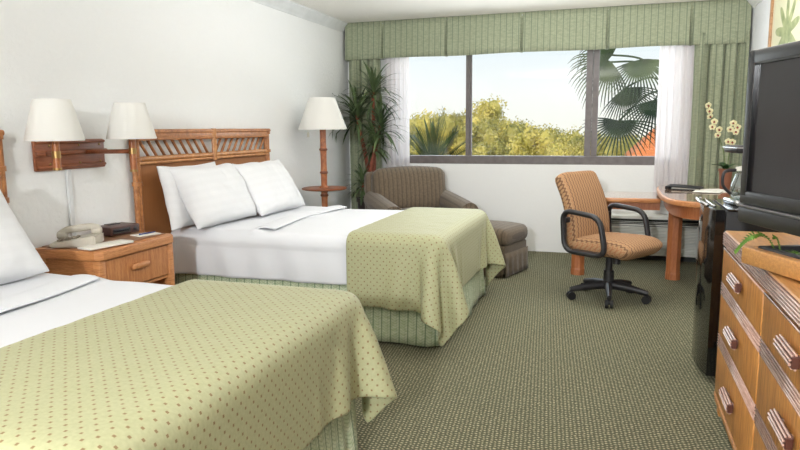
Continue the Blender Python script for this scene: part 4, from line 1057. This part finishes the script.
# spiky palm at left
x0, z0 = pix(434, 9.3, 168)
t = thing('spiky_palm', 'dark green spiky palm just outside the left pane', 'palm', (x0, 9.3, -5))
bm = B(); tube(bm, [(0, 0, 0), (0, 0, 5 + z0 - .1)], [.25, .2], 12, up=(1, 0, 0)); out('trunk', bm, 'bark', t, True)
random.seed(11)
for k in range(40):
    a = k * 2.4; el = random.uniform(.3, 1.45); d = Vector((math.cos(a) * math.cos(el), math.sin(a) * math.cos(el) * .7, math.sin(el))).normalized(); L = random.uniform(.6, .9)
    bm = B(); p = Vector((0, 0, 5 + z0 - .1)); dd = d.copy(); P = [p.copy()]
    for i in range(9): p = p + dd * L / 9; dd = (dd + Vector((0, 0, -.07))).normalized(); P.append(p.copy())
    tube(bm, P, [.012 * (1 - .09 * i) for i in range(10)], 5)
    Q = smooth_path(P, 2)
    for i in range(3, len(Q)):
        d1 = (Q[i] - Q[i - 1]).normalized(); sd = d1.cross(Vector((.1, .3, 1))).normalized()
        for sg in (-1, 1): blade(bm, Q[i], d1 * .9 + sd * sg * .7 + Vector((0, 0, .2)), .26 * (1 - .4 * i / len(Q)), .0065, .25, 4)
    out('frond', bm, 'palmd', t, True)
# neighbouring building
hx, hz = pix(648, 25, 138)
t = thing('house', 'cream house with orange tiled roof beyond the right pane', 'house', (hx + 1.2, 25, -5))
bm = B(); bx(bm, (-1.6, 0, 0), (4, 5, 5.15)); out('house_wall', bm, 'stucco', t)
bm = B()
vs = [bm.verts.new(p) for p in ((-1.9, -.5, 5.1), (4.5, -.5, 5.1), (4.5, 5.5, 5.1), (-1.9, 5.5, 5.1), (-.6, 2.3, 6.5), (3.2, 2.3, 6.5))]
for q in ((0, 1, 5, 4), (1, 2, 5), (2, 3, 4, 5), (3, 0, 4), (0, 1, 2, 3)): bm.faces.new([vs[i] for i in q])
out('roof', bm, 'roof', t)
bm = B(); bx(bm, (-1.1, -.03, 3.2), (-.3, .03, 4.4)); out('house_window', bm, 'blackg', t)
bm = B(); bx(bm, (-1.9, -.9, 4.35), (1.5, .0, 4.5)); out('porch_roof', bm, 'roof', t)

# ---------------------------------------------------------------- light
w_ = bpy.data.worlds.new('sky'); SC.world = w_; w_.use_nodes = True; nt = w_.node_tree; bg = nt.nodes['Background']
tc = nt.nodes.new('ShaderNodeTexCoord'); sp = nt.nodes.new('ShaderNodeSeparateXYZ'); rp = nt.nodes.new('ShaderNodeValToRGB'); nt.links.new(tc.outputs['Generated'], sp.inputs[0]); nt.links.new(sp.outputs[2], rp.inputs[0])
e = rp.color_ramp.elements; e[0].position = 0.0; e[0].color = lin((250, 248, 238)); e[1].position = .5; e[1].color = lin((170, 205, 240))
for p, c in ((.05, (250, 250, 246)), (.16, (226, 240, 252))): q = e.new(p); q.color = lin(c)
nt.links.new(rp.outputs[0], bg.inputs[0]); bg.inputs[1].default_value = 1.08
def light(name, typ, loc, energy, color=(1, 1, 1), size=1.0, target=None, sy=None):
    l = bpy.data.lights.new(name, typ); l.energy = energy; l.color = color
    if typ == 'AREA':
        l.size = size
        if sy: l.shape = 'RECTANGLE'; l.size_y = sy
    if typ == 'SUN': l.angle = math.radians(1.5)
    o = bpy.data.objects.new(name, l); COL.objects.link(o); o.location = loc
    if target is not None: o.rotation_euler = (Vector(target) - Vector(loc)).to_track_quat('-Z', 'Y').to_euler()
    return o
light('sun', 'SUN', (-20, -30, 30), 4.6, (1, .86, .62), target=(-2, 30, 0))
light('ceiling_bounce', 'AREA', (-.8, -.8, 1.75), 108, (.95, .975, 1), 1.2, target=(-.8, -.799, 5))
light('added_room_fill', 'AREA', (-.3, 4.5, 1.6), 72, (.95, .975, 1), 1.8, target=(-.3, 4.501, 5))  # added fill floating mid-room, aimed up to brighten the ceiling
fl = light('flash', 'SPOT', (-.52, -2.2, 1.95), 640, (.95, .975, 1), target=(-.5, 6.8, .95)); fl.data.spot_size = math.radians(84); fl.data.spot_blend = 1.0; fl.data.shadow_soft_size = .11
light('daylight', 'AREA', (-.8, YB + .25, 1.55), 32, (.9, .96, 1), 2.8, target=(-.8, 3, .8), sy=1.1)

SC.view_settings.view_transform = 'Standard'; SC.view_settings.look = 'None'; SC.view_settings.exposure = 0.09; SC.view_settings.gamma = 1; SC.view_settings.use_curve_mapping = False
SC.cycles.use_denoising = True; SC.cycles.max_bounces = 8; SC.cycles.transparent_max_bounces = 12
SC.cycles.sample_clamp_indirect = 6
